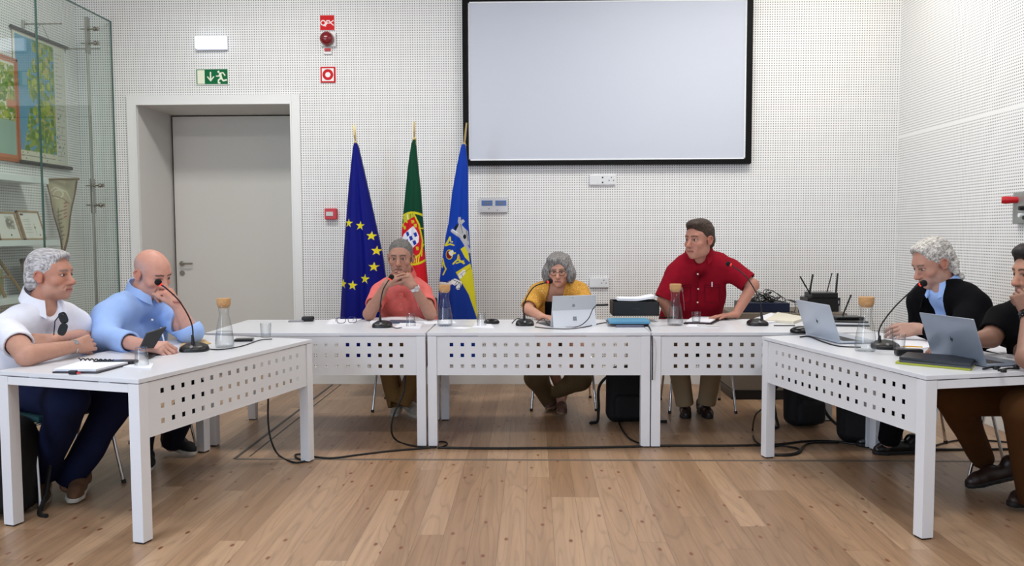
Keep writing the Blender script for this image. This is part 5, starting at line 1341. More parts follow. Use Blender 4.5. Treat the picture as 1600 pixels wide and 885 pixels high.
P.hand(wR, V3(-.95, .0, -.08), V3(0, -.1, 1), (.25, .3, .35, .4), (.5, .3), side=-1, sc=1.05)
P.hand(wL, V3(-.22, .20, .9), V3(-.2, -.95, .1), (1.0, 1.1, 1.2, 1.3), (.5, .5), side=1, sc=1.05)
kR = atY(1492, 624, 4.12); kL = atY(1598, 640, 3.82); aR = atZ(1535, 718, .13); aL = atZ(1612, 782, .06)
P.limb([hip-rt*.08, kL, aL], [.09, .06, .04]); P.limb([hip+rt*.08, kR, aR], [.09, .06, .04])
P.finish('black_shirt')
bks = cloth('black_shirt', (10, 10, 12))
make_shirt(P, 'black_shirt', bks, (hip, ch, nb, sL, sR), [(sR, eR, wR, .80), (sL, eL, wL, .75)], seed=23, wr=.006, inf=.022, open_dir=(-.9, -.4, 0), open_len=.06, slr=1.08)
collar('collar', P.root, nb+V3(0, 0, .025), .084, .045, (-.9, -.3, 0), bks, h=.03, open_=.4, flare=.018, drop=.035)
hm = hair_mat('hair_black', (38, 32, 30), (12, 10, 10), 260)
def f(v):
    P.hell(v, (0, -.020, .054), (.084, .106, .092)); P.hell(v, (0, -.062, .0), (.074, .064, .075), .02); P.hell(v, (.0, .050, .112), (.055, .050, .034), .03)
    P.hell(v, (0, .125, .0), (.080, .096, .096), .010, True); P.hell(v, (0, .0, -.105), (.12, .12, .075), .01, True)
    for q in (-1, 1): P.hell(v, (q*.086, .030, -.062), (.024, .036, .050), .008, True)
P.hair(f, hm, .005, 110, 15, ani=(1, .6, .6))
make_trousers(P, 'trousers', cloth('brown_trousers', (74, 46, 22), noise=(12, .1, (1, 1, 1))), hip, [(kL, aL), (kR, aR)], side=-rt, rk=(.105, .088, .060), wr=.009)
a = atZ(1525, 765, 0); shoe(P.root, (a.x+.24, a.y+.03, .06), (-.97, -.1, -.18), ds, dark_rubber, S=1.05, up=(-.2, 0, 1))
a = atZ(1590, 795, 0); shoe(P.root, (a.x+.20, a.y+.10, .02), (-.85, -.45, 0), ds, dark_rubber, S=1.05)
strap('wrist_watch', P.root, wL-(wL-eL).normalized()*.02, (wL-eL), .035, .030, black_pl, True, mat('watch_glass', (12, 12, 14), .1), .021, (-1, -.6, .1))
# ================================================================= CHAIRS
teal = mat('teal_upholstery', (20, 62, 66), .8)
def chair(loc, rz, label, zs=.45, back=True, armrest=False):
    """rz: direction the sitter faces (angle of +x)"""
    t = empty('stacking_chair', (loc[0], loc[1], 0), label, 'chair', 'chrome-legged chairs round the desks')
    M = T((loc[0], loc[1], 0), rz)
    b = MB(); b.box((-.22, -.22, zs-.02), (.21, .22, zs+.015), M, bev=.018); b.out('seat', teal, t, smooth=True, sharp=50)
    if back:
        b = MB(); Mb = M @ T((-.225, 0, zs+.16), 0, 0, -.18); b.box((-.012, -.20, 0), (.014, .20, .24), Mb, bev=.012); b.out('backrest', teal, t, smooth=True, sharp=50)
    for q in (-1, 1):
        b = MB(); b.tube(rounded([M @ V3(.24, q*.25, 0.0), M @ V3(.17, q*.215, zs-.035), M @ V3(-.17, q*.215, zs-.035)], .03), .0095, 12)
        l = b.out('leg', chrome, t, smooth=True, sharp=60)
        MB().tube([M @ V3(.2415, q*.251, 0), M @ V3(.2375, q*.2488, .02)], .0125, 10).out('foot_cap', black_pl, l)
        b = MB(); b.tube(rounded([M @ V3(-.27, q*.24, 0.0), M @ V3(-.17, q*.212, zs-.04), M @ V3(-.215, q*.19, zs+.06), M @ V3(-.262, q*.19, zs+.36)], .03), .0095, 12)
        l = b.out('leg', chrome, t, smooth=True, sharp=60)
        MB().tube([M @ V3(-.2715, q*.2405, 0), M @ V3(-.267, q*.2388, .02)], .0125, 10).out('foot_cap', black_pl, l)
    b = MB(); b.tube([M @ V3(-.15, -.21, zs-.035), M @ V3(-.15, .21, zs-.035)], .007, 8); b.tube([M @ V3(.15, -.21, zs-.035), M @ V3(.15, .21, zs-.035)], .007, 8); b.out('seat_frame', chrome, t, smooth=True)
    return t
pi = math.pi
chair((-.98, 6.45), -pi/2, 'chrome-legged chair under the man in the salmon polo shirt')
chair((.24, 6.50), -pi/2, 'chrome-legged chair under the grey-haired woman')
chair((1.29, 6.42), -pi/2, 'chrome-legged chair under the man in the dark red shirt')
chair((-2.58, 4.27), -.38, 'chrome-legged chair with teal seat under the man in the white polo shirt')
chair((-2.45, 4.95), -.28, 'chrome-legged chair under the bald man in the light blue shirt')
chair((2.47, 5.02), pi+.23, 'chrome-legged chair under the white-haired man in the blazer')
chair((2.66, 4.27), pi+.23, 'chrome-legged chair under the man in the black shirt')

# ================================================================= MICROPHONES
blk = mat('satin_black', (18, 18, 20), .38); cable_m = mat('black_cable', (14, 14, 15), .5); red_led = mat('red_led', (255, 40, 30), .4, emit=(255, 50, 30), es=1.3)
def mic(bx, by, neckpts, rz, label, wide=.15):
    """(bx,by) pixel of the base's front foot on the desk; neckpts (px,py,dY)"""
    p = atZ(bx, by, TH); p.y += .055; Y = p.y
    t = empty('gooseneck_microphone', (p.x, p.y, TH), label, 'microphone', 'gooseneck microphones on the desks')
    M = T((p.x, p.y, TH), rz)
    b = MB(); w = wide/2; d = .062
    rows = [(1., 1., 0), (1.03, 1.02, .012), (.95, .93, .026), (.68, .62, .037), (.2, .2, .041)]; n = 32; vs = []
    for sx, sy, z in rows:
        for k in range(n):
            a = 2*pi*k/n; c_, s_ = math.cos(a), math.sin(a); vs.append(M @ V3(w*sx*math.copysign(abs(c_)**.62, c_), d*sy*math.copysign(abs(s_)**.62, s_), z*(1+.15*s_)))
    fs = [(i*n+j, i*n+(j+1) % n, (i+1)*n+(j+1) % n, (i+1)*n+j) for i in range(len(rows)-1) for j in range(n)]+[tuple(range(n))[::-1], tuple((len(rows)-1)*n+j for j in range(n))]
    b.add(vs, fs); b.out('base', blk, t, smooth=True, sharp=60)
    b = MB(); b.lathe([(.00001, .004), (.008, .003), (.009, 0)], M=M @ T((0, -d*.93, .030), 0, pi/2*.6), n=16); b.out('talk_button', mat('button_grey', (120, 120, 122), .4), t)
    pts = [atY(x, y, Y+dy) for x, y, dy in neckpts]
    pts[0].z = TH+.035
    cur = smoothline(pts[:-1], 10)
    MB().tube([pts[0]-V3(0, 0, .01), pts[0]+(pts[1]-pts[0])*.45], [.011, .0065], 12).out('collar', blk, t, smooth=True, sharp=50)
    MB().tube(cur, .0042, 8).out('gooseneck', blk, t, smooth=True)
    a, c = pts[-2], pts[-1]; d_ = (c-a).normalized()
    MB().tube([a-d_*.003, a+d_*.005], .0095, 14).out('red_light_ring', red_led, t, smooth=True, sharp=50)
    b = MB(); b.tube([a+d_*.004, a+d_*.008, c-d_*.006, c+d_*.003, c+d_*.008], [.011, .0165, .0185, .014, .004], 16); b.out('microphone_head', mat('foam_black', (12, 12, 13), .95), t, smooth=True)
    return p
mic(297, 551, [(302, 536, 0), (299, 505, 0), (281, 472, -.02), (261, 452, -.05), (251, 445, -.06), (245, 439, -.07)], .15, 'black gooseneck microphone in front of the bald man in light blue', .145)
mic(595, 513, [(594, 502, 0), (594, 480, 0), (598, 455, 0), (606, 440, 0), (609, 437, 0), (613, 431, .01)], 0, 'black gooseneck microphone in front of the man in salmon', .13)
mic(820, 510, [(819, 499, 0), (819, 475, 0), (833, 450, .02), (852, 442, .03), (856, 441, .03), (862, 439, .04)], 0, 'black gooseneck microphone in front of the grey-haired woman', .125)
mic(1187, 510, [(1191, 500, 0), (1187, 470, .02), (1167, 434, .05), (1145, 416, .08), (1142, 414, .08), (1136, 412, .09)], 0, 'black gooseneck microphone in front of the man in dark red', .135)
mic(1390, 547, [(1374, 532, 0), (1375, 512, 0), (1398, 480, 0), (1432, 448, -.02), (1438, 445, -.03), (1446, 442, -.05)], -.2, 'black gooseneck microphone close to the mouth of the white-haired man', .14)

# ================================================================= CARAFES AND TUMBLERS
clear = glass_mat('clear_glass', (.985, .99, .99), 1.0, (.72, .75, .77)); water = glass_mat('water', (.97, .98, .985), .8, (.78, .81, .83))
cork = mat('cork', (190, 146, 98), .8, noise=(120, .2, (1, 1, 1)))
def carafe(bx, by, label, S=1., wl=.10):
    p = atZ(bx, by, TH); p.y += .05
    t = empty('water_carafe', (p.x, p.y, TH), label, 'carafe', 'glass carafes with cork stoppers')
    c = (p.x, p.y, TH)
    prof = [(.001, .004), (.046, .001), (.051, .008), (.0515, .03), (.048, .07), (.040, .12), (.032, .155), (.0265, .182), (.0275, .205), (.032, .228), (.0345, .238)]
    MB().lathe([(r*S, z*S) for r, z in prof], c=c, n=40).out('glass_bottle', clear, t, smooth=True)
    inner = [(.001, .008), (.045, .008), (.048, .03), (.045, .07)]; z = wl; r = np.interp(z, [q[1] for q in prof[2:]], [q[0] for q in prof[2:]])-.003
    inner = [q for q in inner if q[1] < z]+[(r, z), (.001, z)]
    MB().lathe([(r*S, z*S) for r, z in inner], c=c, n=40).out('water', water, t, smooth=True, sharp=40)
    MB().lathe([(.024*S, .222*S), (.0345*S, .236*S), (.037*S, .24*S), (.0385*S, .272*S), (.037*S, .275*S), (.00001, .275*S)], c=c, n=32).out('cork_stopper', cork, t, smooth=True, sharp=40)
carafe(346, 545, 'glass water carafe with cork stopper beside the bald man', 1.0, .09)
carafe(694, 511, 'glass water carafe standing between the man in salmon and the woman', 1.03, .12)
carafe(1057, 510, 'glass water carafe in front of the man in dark red', 1.03, .13)
carafe(1358, 551, 'glass water carafe on the right desk behind the far notebook computer', 1.05, .05)
def tumbler(bx, by, label, inv=False, S=1., napkin=None, wl=0):
    p = atZ(bx, by, TH); p.y += .03; z0 = TH+.0012
    t = empty('water_glass', (p.x, p.y, z0), label, 'glass', 'water glasses')
    r0, r1 = (.034, .028) if inv else (.030, .034)
    h = .088
    if inv: prof = [(r0-.002, 0), (r0, 0), (r1, h-.004), (r1-.004, h), (.001, h), (.001, h-.012), (r1-.004, h-.012), (r0-.002, 0)]
    else: prof = [(.001, 0), (r0-.004, 0), (r0, .004), (r1, h), (r1-.002, h), (r0-.002, .014), (.001, .014)]
    MB().lathe([(r*S, z*S) for r, z in prof], c=(p.x, p.y, z0), n=32).out('tumbler', clear, t, smooth=True, sharp=40)
    if wl: MB().lathe([(.001, .015), (.027*S, .015), (.029*S, wl), (.001, wl)], c=(p.x, p.y, z0), n=28).out('water', water, t, smooth=True, sharp=40)
    return p
tumbler(217, 573, 'upturned water glass on a napkin at the near end of the left desk', True, 1.0)
tumbler(413, 529, 'clear water glass standing right of the left carafe', False, 1.0)
tumbler(641, 511, 'upturned water glass on a napkin in front of the man in salmon', True, 1.0)
tumbler(752, 510, 'upturned water glass beside the black mouse on the middle desk', True, 1.0)
tumbler(1089, 507, 'short water glass beside the carafe in front of the man in dark red', False, .95, wl=.05)
tumbler(1408, 550, 'water glass beside the microphone near the white-haired man', False, 1.0, wl=.02)
tumbler(1391, 533, 'small clear glass behind the right microphone, close to the hands', False, .8)

# ================================================================= THINGS ON THE DESKS
paper = mat('white_paper', (232, 233, 240), .7)
def flat(name, pts, thick, m, label, cat, group=None, z=TH, parent=None, crease=0.):
    P_ = [atZ(x, y, z) for x, y in pts]; c = sum(P_, Vector())/len(P_)
    b = MB(); n = len(P_); vs = [p+V3(0, 0, .0006) for p in P_]+[p+V3(0, 0, thick+.0006+(crease if i % 2 else 0)) for i, p in enumerate(P_)]
    b.add(vs, [tuple(range(n))[::-1], tuple(range(n, 2*n))]+[(i, (i+1) % n, n+(i+1) % n, n+i) for i in range(n)])
    o = b.out(name, m, parent, None if parent else c)
    if parent is None: tag(o, label, cat, group)
    return o
flat('paper_napkin', [(192, 574), (236, 577), (240, 569), (210, 563)], .002, paper, 'white paper napkin under the upturned glass on the left desk', 'napkin', crease=.002)
flat('paper_napkin', [(614, 513), (656, 514), (660, 508), (630, 503)], .002, paper, 'white paper napkin under the upturned glass near the man in salmon', 'napkin', crease=.003)
flat('paper_napkin', [(738, 512), (772, 514), (768, 507), (744, 505)], .002, paper, 'white paper napkin under the glass beside the black mouse', 'napkin', crease=.002)
flat('paper_napkin', [(1072, 511), (1106, 511), (1100, 505), (1078, 505)], .002, paper, 'white paper napkin under the short glass near the man in dark red', 'napkin')
flat('paper_sheet', [(660, 502), (664, 507), (714, 506), (706, 500)], .002, paper, 'small white sheets under the carafe between the two desks', 'paper')
flat('paper_sheet', [(704, 513), (722, 515), (740, 513), (720, 511)], .001, paper, 'small white paper scrap at the front of the middle desk', 'paper')
flat('paper_sheet', [(510, 508), (516, 500), (566, 499), (550, 507)], .003, paper, 'white papers under the folded eyeglasses on the desk', 'paper')
# document folder in front of salmon man
t = flat('document_folder', [(578, 505), (584, 498), (652, 496), (668, 504)], .006, paper, 'open white document folder in front of the man in salmon', 'folder')
flat('grey_document', [(600, 506), (612, 502), (644, 502), (650, 506)], .009, mat('doc_dark', (60, 82, 104), .5), '', '', parent=t)
flat('grey_document_sheet', [(596, 502), (606, 497.4), (652, 497), (650, 503)], .010, mat('doc_pale', (220, 222, 228), .5), '', '', parent=t)
# eyeglasses
def eyeglasses(cx, cy, w, label, m, rz=0., Y=None):
    p = atZ(cx, cy, TH); M = T((p.x, p.y, TH), rz); b = MB(); s = w/.14
    for q in (-1, 1):
        c = [M @ V3(q*.036*s+.027*s*math.copysign(abs(math.cos(a))**.7, math.cos(a)), 0, (.024+.020*math.copysign(abs(math.sin(a))**.7, math.sin(a)))*s) for a in np.linspace(0, 2*pi, 20, endpoint=False)]
        b.tube(c, .0024, 6, closed=True); b.tube([M @ V3(q*.064*s, 0, .034*s), M @ V3(q*.060*s, .09*s, .028*s), M @ V3(q*.056*s, .13*s, .006)], .0022, 6)
    b.tube([M @ V3(-.010*s, 0, .032*s), M @ V3(.010*s, 0, .032*s)], .0022, 6)
    tag(b.out('eyeglasses', m, None, p, smooth=True), label, 'glasses')
eyeglasses(542, 506, .15, 'dark blue folded reading glasses on papers left of the man in salmon', mat('glasses_blue', (24, 28, 92), .3), .35)
# phone and wallet
def rbox(name, px, py, w, d, h, rz, m, label, cat, bev=.004, z=TH, parent=None, rx=0.):
    p = atZ(px, py, z); M = T((p.x, p.y, z+.0006), rz, rx)
    o = MB().box((-w/2, 0, 0), (w/2, d, h), M, bev=bev).out(name, m, parent, None if parent else p, smooth=True, sharp=40)
    if parent is None: tag(o, label, cat)
    return o
t = rbox('smartphone', 462, 503.5, .11, .07, .009, .1, mat('phone_silver', (150, 150, 156), .3), 'flat grey smartphone beside the black wallet on the far left desk', 'phone')
rbox('wallet', 480, 503, .085, .07, .035, .1, blk, 'black leather case at the back edge of the far left desk', 'wallet', .012)
rbox('smartphone', 380, 534.5, .105, .085, .014, .2, mat('phone_black', (16, 16, 18), .15), 'black phone lying right of the left carafe', 'phone', .004)
rbox('tray', 1108, 511, .14, .06, .008, 0, mat('pale_plastic', (206, 206, 204), .4), 'flat pale rounded dish in front of the man in dark red', 'dish', .0038)
rbox('smartphone', 176, 571, .20, .07, .018, .05, mat('phone_case_black', (14, 15, 20), .25), 'large black phone case behind the spiral notebook', 'phone case', .008)
# notebook
t = flat('spiral_notebook', [(82, 583.5), (152, 584.5), (206, 570), (128, 568)], .006, mat('notebook_cover', (30, 28, 44), .4), 'open white spiral notebook with dark cover on the left desk', 'notebook')
flat('pages', [(85, 582), (150, 582.6), (200, 571), (129, 568.5)], .015, paper, '', '', parent=t)
a, c = atZ(123, 568, TH), atZ(178, 570, TH); b = MB()
hel = []
for k in range(8*14+1):
    x = k/14*2*pi; p = a.lerp(c, k/(8*14))+V3(0, 0, .014); hel.append(p+V3(0, .010*math.sin(x), .010*math.cos(x)))
b.tube(hel, .0030, 6)
b.out('spiral_binding', blk, t)
a, c = atZ(108, 583, TH+.008), atZ(120, 583, TH+.008); b = MB(); b.box((a.x, a.y-.008, TH+.002), (c.x, a.y+.01, TH+.019), bev=.003); b.out('elastic_clasp', blk, t)
b = MB(); b.box((c.x+.002, a.y-.006, TH+.004), (c.x+.016, a.y+.004, TH+.012)); b.out('red_tab', mat('red_tab', (190, 40, 50), .5), t)
# tablet on folio stand
A = atZ(218, 546, TH); Bq = atZ(240, 549, TH)
def panel4(name, c4, th, m, parent=None, label=None, cat=None, loc=None, nrm=None):
    c4 = [Vector(p) for p in c4]; n = nrm or (c4[1]-c4[0]).cross(c4[3]-c4[0]).normalized()
    b = MB(); vs = c4+[p+n*th for p in c4]; b.add(vs, [(3, 2, 1, 0), (4, 5, 6, 7), (0, 1, 5, 4), (1, 2, 6, 5), (2, 3, 7, 6), (3, 0, 4, 7)])
    return b.out(name, m, parent, loc)
fol = mat('folio_charcoal', (44, 45, 48), .6)
p0 = atZ(218, 549, TH+.004); p1 = atZ(239, 551, TH+.004); 
t = empty('tablet', (p0.x, p0.y, TH), 'black tablet propped on a dark folio stand before the bald man', 'tablet')
Yt = p0.y-.22; q0 = atY(228.5, 520.5, Yt+.0); q1 = atY(258.5, 510.5, Yt+.10)
p0 = atY(218, 543, Yt-.02); p1 = atY(238.5, 543.5, Yt+.06)
panel4('tablet_case', [p0, p1, q1, q0], .009, fol, t)
e = .05; cen = (p0+p1+q0+q1)/4
b = MB(); k0 = atZ(226, 549, TH+.002); k1 = atZ(240, 543, TH+.002); k2 = atZ(256, 550, TH+.002); k3 = atZ(232, 562, TH+.002)
b.add([k0, k1, k2, k3]+[k+V3(0, 0, .006) for k in (k0, k1, k2, k3)], [(3, 2, 1, 0), (4, 5, 6, 7), (0, 1, 5, 4), (1, 2, 6, 5), (2, 3, 7, 6), (3, 0, 4, 7)]); b.out('folio_flap', fol, t)
b = MB(); mid = (p0+p1)/2; b.add([p0, p1, k1+V3(0, 0, .004), k0+V3(0, 0, .004), p0+V3(.004, 0, 0), p1+V3(.004, 0, 0), k1+V3(.006, 0, .004), k0+V3(.006, 0, .004)], [(3, 2, 1, 0), (4, 5, 6, 7), (0, 1, 5, 4), (1, 2, 6, 5), (2, 3, 7, 6), (3, 0, 4, 7)]); b.out('folio_hinge', fol, t)
# pen, papers, glasses of the bald man
pp = atZ(258, 541, TH+.02); b = MB(); b.tube([pp, pp+V3(-.03, .02, .10)], .0045, 8); o = b.out('pen', mat('white_pen', (206, 214, 228), .3), None, pp); tag(o, 'white pen held upright in the hand of the bald man', 'pen')
flat('note_card', [(280, 545), (330, 538), (318, 531), (286, 534)], .004, mat('kraft_paper', (190, 160, 112), .7), 'tan note card under the hand of the bald man', 'note')
pr = atZ(292, 535, TH); o = MB().lathe([(.00001, .0), (.05, 0), (.056, .012), (.054, .012), (.049, .003), (.00001, .003)], c=(pr.x, pr.y, TH+.005), n=32).out('glass_saucer', clear, None, pr, smooth=True, sharp=40); tag(o, 'small clear glass saucer behind the left microphone', 'saucer')

# ---- notebook computers
def laptop(name, h0, h1, up_px, label, lidc, logo, hgt=.215, depth=.225, tilt=None, side=1):
    """h0,h1: hinge ends (world); lid leans back by tilt from vertical away from the keyboard; base spreads to the side"""
    ax = (h1-h0); w = ax.length; ax.normalize(); nrm = ax.cross(V3(0, 0, 1))*side      # direction from hinge towards the user
    t = empty(name, ((h0+h1)/2).to_tuple(), label, 'laptop', 'silver notebook computers')
    up = (V3(0, 0, 1)*math.cos(tilt)-nrm*math.sin(tilt)).normalized(); th = .006
    M = Matrix.Identity(4)
    for i, c in enumerate((ax, nrm.cross(ax)*0+up.cross(ax), up)): M.col[i][:3] = c
    ln = up.cross(ax); 
    if ln.dot(nrm) < 0: ln = -ln
    M = Matrix((ax, ln, up)).transposed().to_4x4(); M.translation = h0
    MB().box((0, 0, .004), (w, th, hgt), M, bev=.004).out('lid', lidc, t, smooth=True, sharp=40)
    b = MB(); b.box((.012, th, .016), (w-.012, th+.0012, hgt-.008), M); b.out('screen', mat('screen_dark', (20, 22, 28), .2), t)
    Mb = Matrix((ax, nrm, ax.cross(nrm) if ax.cross(nrm).z > 0 else -ax.cross(nrm))).transposed().to_4x4(); Mb.translation = Vector((h0.x, h0.y, TH+.001))
    MB().box((0, -.004, .003), (w, depth, .014), Mb, bev=.003).out('keyboard_base', lidc, t, smooth=True, sharp=40)
    b = MB(); 
    for r in range(5):
        for k in range(13): b.box((.016+k*(w-.032)/13, .03+r*.019, .0145), (.016+(k+.86)*(w-.032)/13, .046+r*.019, .0158), Mb)
    b.out('keys', mat('keys_dark', (52, 52, 56), .5), t)
    Mr = M @ Matrix.Translation(Vector((w/2, -.0008, hgt*.48)))
    logo(Mr, t)
    return t, M, Mb, w, nrm
silver = mat('laptop_silver', (178, 186, 198), .34, metal=.15); silver2 = mat('laptop_grey', (140, 149, 164), .28, metal=.3)
logom = mat('logo_chrome', (96, 98, 104), .15, metal=.9)
def round_logo(Mr, t):
    b = MB(); R_ = .017
    M2 = Mr @ Matrix.Rotation(0, 4, 'X')
    ringp = [M2 @ V3(R_*math.cos(a), 0, R_*math.sin(a)) for a in np.linspace(0, 2*pi, 28, endpoint=False)]
    sl = .35
    for (x, top, bot) in ((-.0075, .015, -.007), (.001, .007, -.015)):   # the two slanted letters
        b.tube([M2 @ V3(x+sl*top*.7, 0, top), M2 @ V3(x+sl*bot*.7, 0, bot)], .0011, 6)
        cx, cz = x+.0035, (.0 if top > .01 else .0)
        b.tube([M2 @ V3(x+sl*.006*.7, 0, .006), M2 @ V3(x+.006, 0, .0065), M2 @ V3(x+.0055-.002, 0, -.006)], .0011, 6)
    b.tube([M2 @ V3(.001+.0015-.004, 0, -.006), M2 @ V3(.0065-.002, 0, -.006)], .0011, 6)
    b.out('logo', logom, t)
    return
h0 = atZ(1259.5, 522.5, TH+.008); h1 = atZ(1313, 536, TH+.008)
laptop('notebook_computer', h0, h1, None, 'silver notebook computer, the far one, beside the black mouse on the right desk', silver, round_logo, hgt=.225, tilt=.33, side=-1)
h0 = atZ(1456, 556, TH+.008); h1 = atZ(1541.5, 572.5, TH+.008)
laptop('notebook_computer', h0, h1, None, 'silver notebook computer, the near one, behind black notebooks on the right desk', silver2, round_logo, hgt=.235, tilt=.36, side=-1)
# folding tablet computer with kickstand
Yc = atZ(864, 512, TH).y
a0 = atZ(864.5, 512.5, TH); a1 = atZ(932.5, 509.5, TH); w = (a1-a0).length; ax = (a1-a0).normalized(); dn = V3(-ax.y, ax.x, 0)
t = empty('folding_tablet_computer', ((a0+a1)/2).to_tuple(), 'silver folding tablet computer with kickstand on the middle desk', 'tablet computer')
up = (V3(0, 0, 1)*math.cos(.18)+dn*math.sin(.18)*-1).normalized()
M = Matrix((ax, ax.cross(up)*-1, up)).transposed().to_4x4(); M.translation = a0+V3(0, 0, .002)-dn*-.045
sf = mat('magnesium_silver', (188, 192, 198), .38, metal=.1); sf2 = mat('magnesium_stand', (212, 216, 224), .4, metal=.05)
MB().box((0, 0, 0), (w, .009, .212), M, bev=.004).out('tablet_body', sf, t, smooth=True, sharp=40)
ks = Matrix((ax, ax.cross(V3(0, 0, 1))*-1, V3(0, 0, 1))).transposed().to_4x4(); top = M @ V3(0, -.001, .112)
b = MB(); foot = a0+V3(0, 0, .001)
e0, e1 = M @ V3(.003, -.0015, .112), M @ V3(w-.003, -.0015, .112); f0, f1 = a0+ax*.003+V3(0, 0, .001), a1-ax*.003+V3(0, 0, .001); thv = dn*.004
b.add([f0, f1, e1, e0, f0+thv, f1+thv, e1+thv, e0+thv], [(0, 1, 2, 3), (7, 6, 5, 4), (0, 4, 5, 1), (1, 5, 6, 2), (2, 6, 7, 3), (3, 7, 4, 0)])
kso = b.out('kickstand', sf2, t)
def onstand(u, v): return f0.lerp(f1, u).lerp(e0.lerp(e1, u), v)-dn*.0012
b = MB()
for (i, j) in ((0, 0), (1, 0), (0, 1), (1, 1)):
    u0, v0 = .462+i*.045, .36+j*.13; b.add([onstand(u0, v0), onstand(u0+.04, v0), onstand(u0+.04, v0+.115), onstand(u0, v0+.115)], [(0, 1, 2, 3)])
b.out('four_square_logo', mat('logo_grey', (134, 140, 150), .3, metal=.5), kso)
b = MB(); b.lathe([(.00001, .0015), (.0035, .001), (.0042, 0)], M=M @ T((w*.46, -.0002, .198), 0, pi/2), n=14); b.tube([M @ V3(w*.36, -.0008, .198), M @ V3(w*.43, -.0008, .198)], .0012, 6); b.lathe([(.00001, .001), (.012, .0008), (.0125, 0)], M=M @ T((w*.49, -.0002, .143), 0, pi/2), n=5)
b.out('camera_and_logo', mat('logo_grey', (134, 140, 150), .3, metal=.5), t)
b = MB(); Mk = Matrix((ax, dn, V3(0, 0, 1))).transposed().to_4x4(); Mk.translation = a0+dn*.10; b.box((.0, .0, .001), (w, .20, .006), Mk, bev=.002); b.out('keyboard_cover', mat('keyboard_grey', (70, 72, 78), .6), t)
# mice
def mouse(px, py, rz, label, S=1., m=blk):
    p = atZ(px, py, TH); p.y += .03*S; v = Vol(.003); M = np.array(Matrix.Rotation(rz, 3, 'Z'))
    v.ell((p.x, p.y, TH+.012), (.058*S, .034*S, .026*S), M, .0); v.plane((p.x, p.y, TH+.001), (0, 0, -1))
    V, Fc = v.mesh(); o = mesh_obj('computer_mouse', V, Fc, m, None, p, True); tag(o, label, 'mouse'); return p
mouse(768, 507, .0, 'black computer mouse beside the upturned glass on the middle desk', .95, mat('gloss_black', (14, 14, 16), .2))
mouse(1257, 522, -.2, 'black rounded case at the far corner of the right desk', 1.3, mat('gloss_black', (14, 14, 16), .2))
# black document box with papers, folders
p = atZ(957, 502, TH); q = atZ(1030, 502, TH)
bw = q.x-p.x; Yb = atZ(990, 504.5, TH).y+.02; x0, x1 = atY(957.5, 500, Yb).x, atY(1030, 500, Yb).x
zt_ = atY(990, 472, Yb).z
t = empty('document_box', ((x0+x1)/2, Yb+.12, TH), 'black document box with white papers on top, left of the red-shirted man', 'box')
bxm = mat('box_black', (26, 27, 30), .45)
b = MB(); zb = atY(990, 494, Yb).z; 
b.box((x0, Yb, zb), (x1, Yb+.006, zt_), bev=.002); b.box((x0, Yb, zb), (x0+.006, Yb+.24, zt_), bev=.002); b.box((x1-.006, Yb, zb), (x1, Yb+.24, zt_), bev=.002); b.box((x0, Yb+.234, zb), (x1, Yb+.24, zt_), bev=.002); b.box((x0, Yb, zb), (x1, Yb+.24, zb+.006))
b.out('box_body', bxm, t)
b = MB(); xm = x0+(x1-x0)*.5; zm = (zb+zt_)/2+.0
for k, (dx, hh, kind) in enumerate(((-.022, .010, 'i'), (-.014, .009, 'm'), (.0, .009, 'a'), (.010, .009, 'e'), (.020, .014, 'd'))):
    b.box((xm+dx, Yb-.0012, zm-.005), (xm+dx+.0016, Yb, zm-.005+hh)); 
    if kind in 'ma': b.box((xm+dx, Yb-.0012, zm+.003), (xm+dx+.008, Yb, zm+.0045)); b.box((xm+dx+.0066, Yb-.0012, zm-.005), (xm+dx+.008, Yb, zm+.004))
    if kind in 'ed': b.box((xm+dx-.005, Yb-.0012, zm+.003), (xm+dx, Yb, zm+.0045)); b.box((xm+dx-.005, Yb-.0012, zm-.005), (xm+dx, Yb, zm-.0035)); b.box((xm+dx-.006, Yb-.0012, zm-.005), (xm+dx-.0045, Yb, zm+.0045))
b.out('embossed_lettering', mat('letter_grey', (58, 59, 62), .5), t)
# loose papers on the box (curled sheets)
b = MB(); n = 14; zc0 = zt_+.002
for k in range(4):
    vs = []; z = zc0+k*.004
    for i in range(n+1):
        s = i/n; x = x0+.035+(x1-x0-.075)*s+k*.003; c = .030*max(0, s-.45)**1.6*2.2+.006*(1-s)
        for yy in (Yb+.01, Yb+.21): vs += [V3(x, yy, z+c), V3(x, yy, z+c+.0035)]
    fs = []
    for i in range(n):
        a_ = i*4; fs += [(a_+1, a_+5, a_+7, a_+3), (a_, a_+2, a_+6, a_+4), (a_, a_+4, a_+5, a_+1), (a_+2, a_+3, a_+7, a_+6)]
    fs += [(0, 1, 3, 2), (n*4, n*4+2, n*4+3, n*4+1)]; b.add(vs, fs)
o = b.out('stack_of_papers', paper, None, ((x0+x1)/2, Yb+.1, zc0)); tag(o, 'curled white papers lying on top of the black document box', 'papers')
def slabbook(name, x0, x1, y0, y1, z0, th, m, label, cat, skew=0., parent=None, bev=.002):
    b = MB(); b.prism([(x0, y0), (x1, y0), (x1+skew, y1), (x0+skew, y1)], z0, z0+th); c = ((x0+x1)/2, (y0+y1)/2, z0)
    o = b.out(name, m, parent, None if parent else c); 
    if parent is None: tag(o, label, cat)
    return o
g0, g1 = atZ(962, 512, TH), atZ(1004, 511.5, TH)
t1 = slabbook('grey_folder', g0.x, g1.x, g0.y, g0.y+.15, TH+.001, .012, mat('slate_folder', (96, 100, 122), .5), 'slate grey folder, lowest of the pile under the black box', 'folder', skew=.05)
f0_, f1_ = atZ(966, 508, TH+.02), atZ(1016, 507, TH+.02)
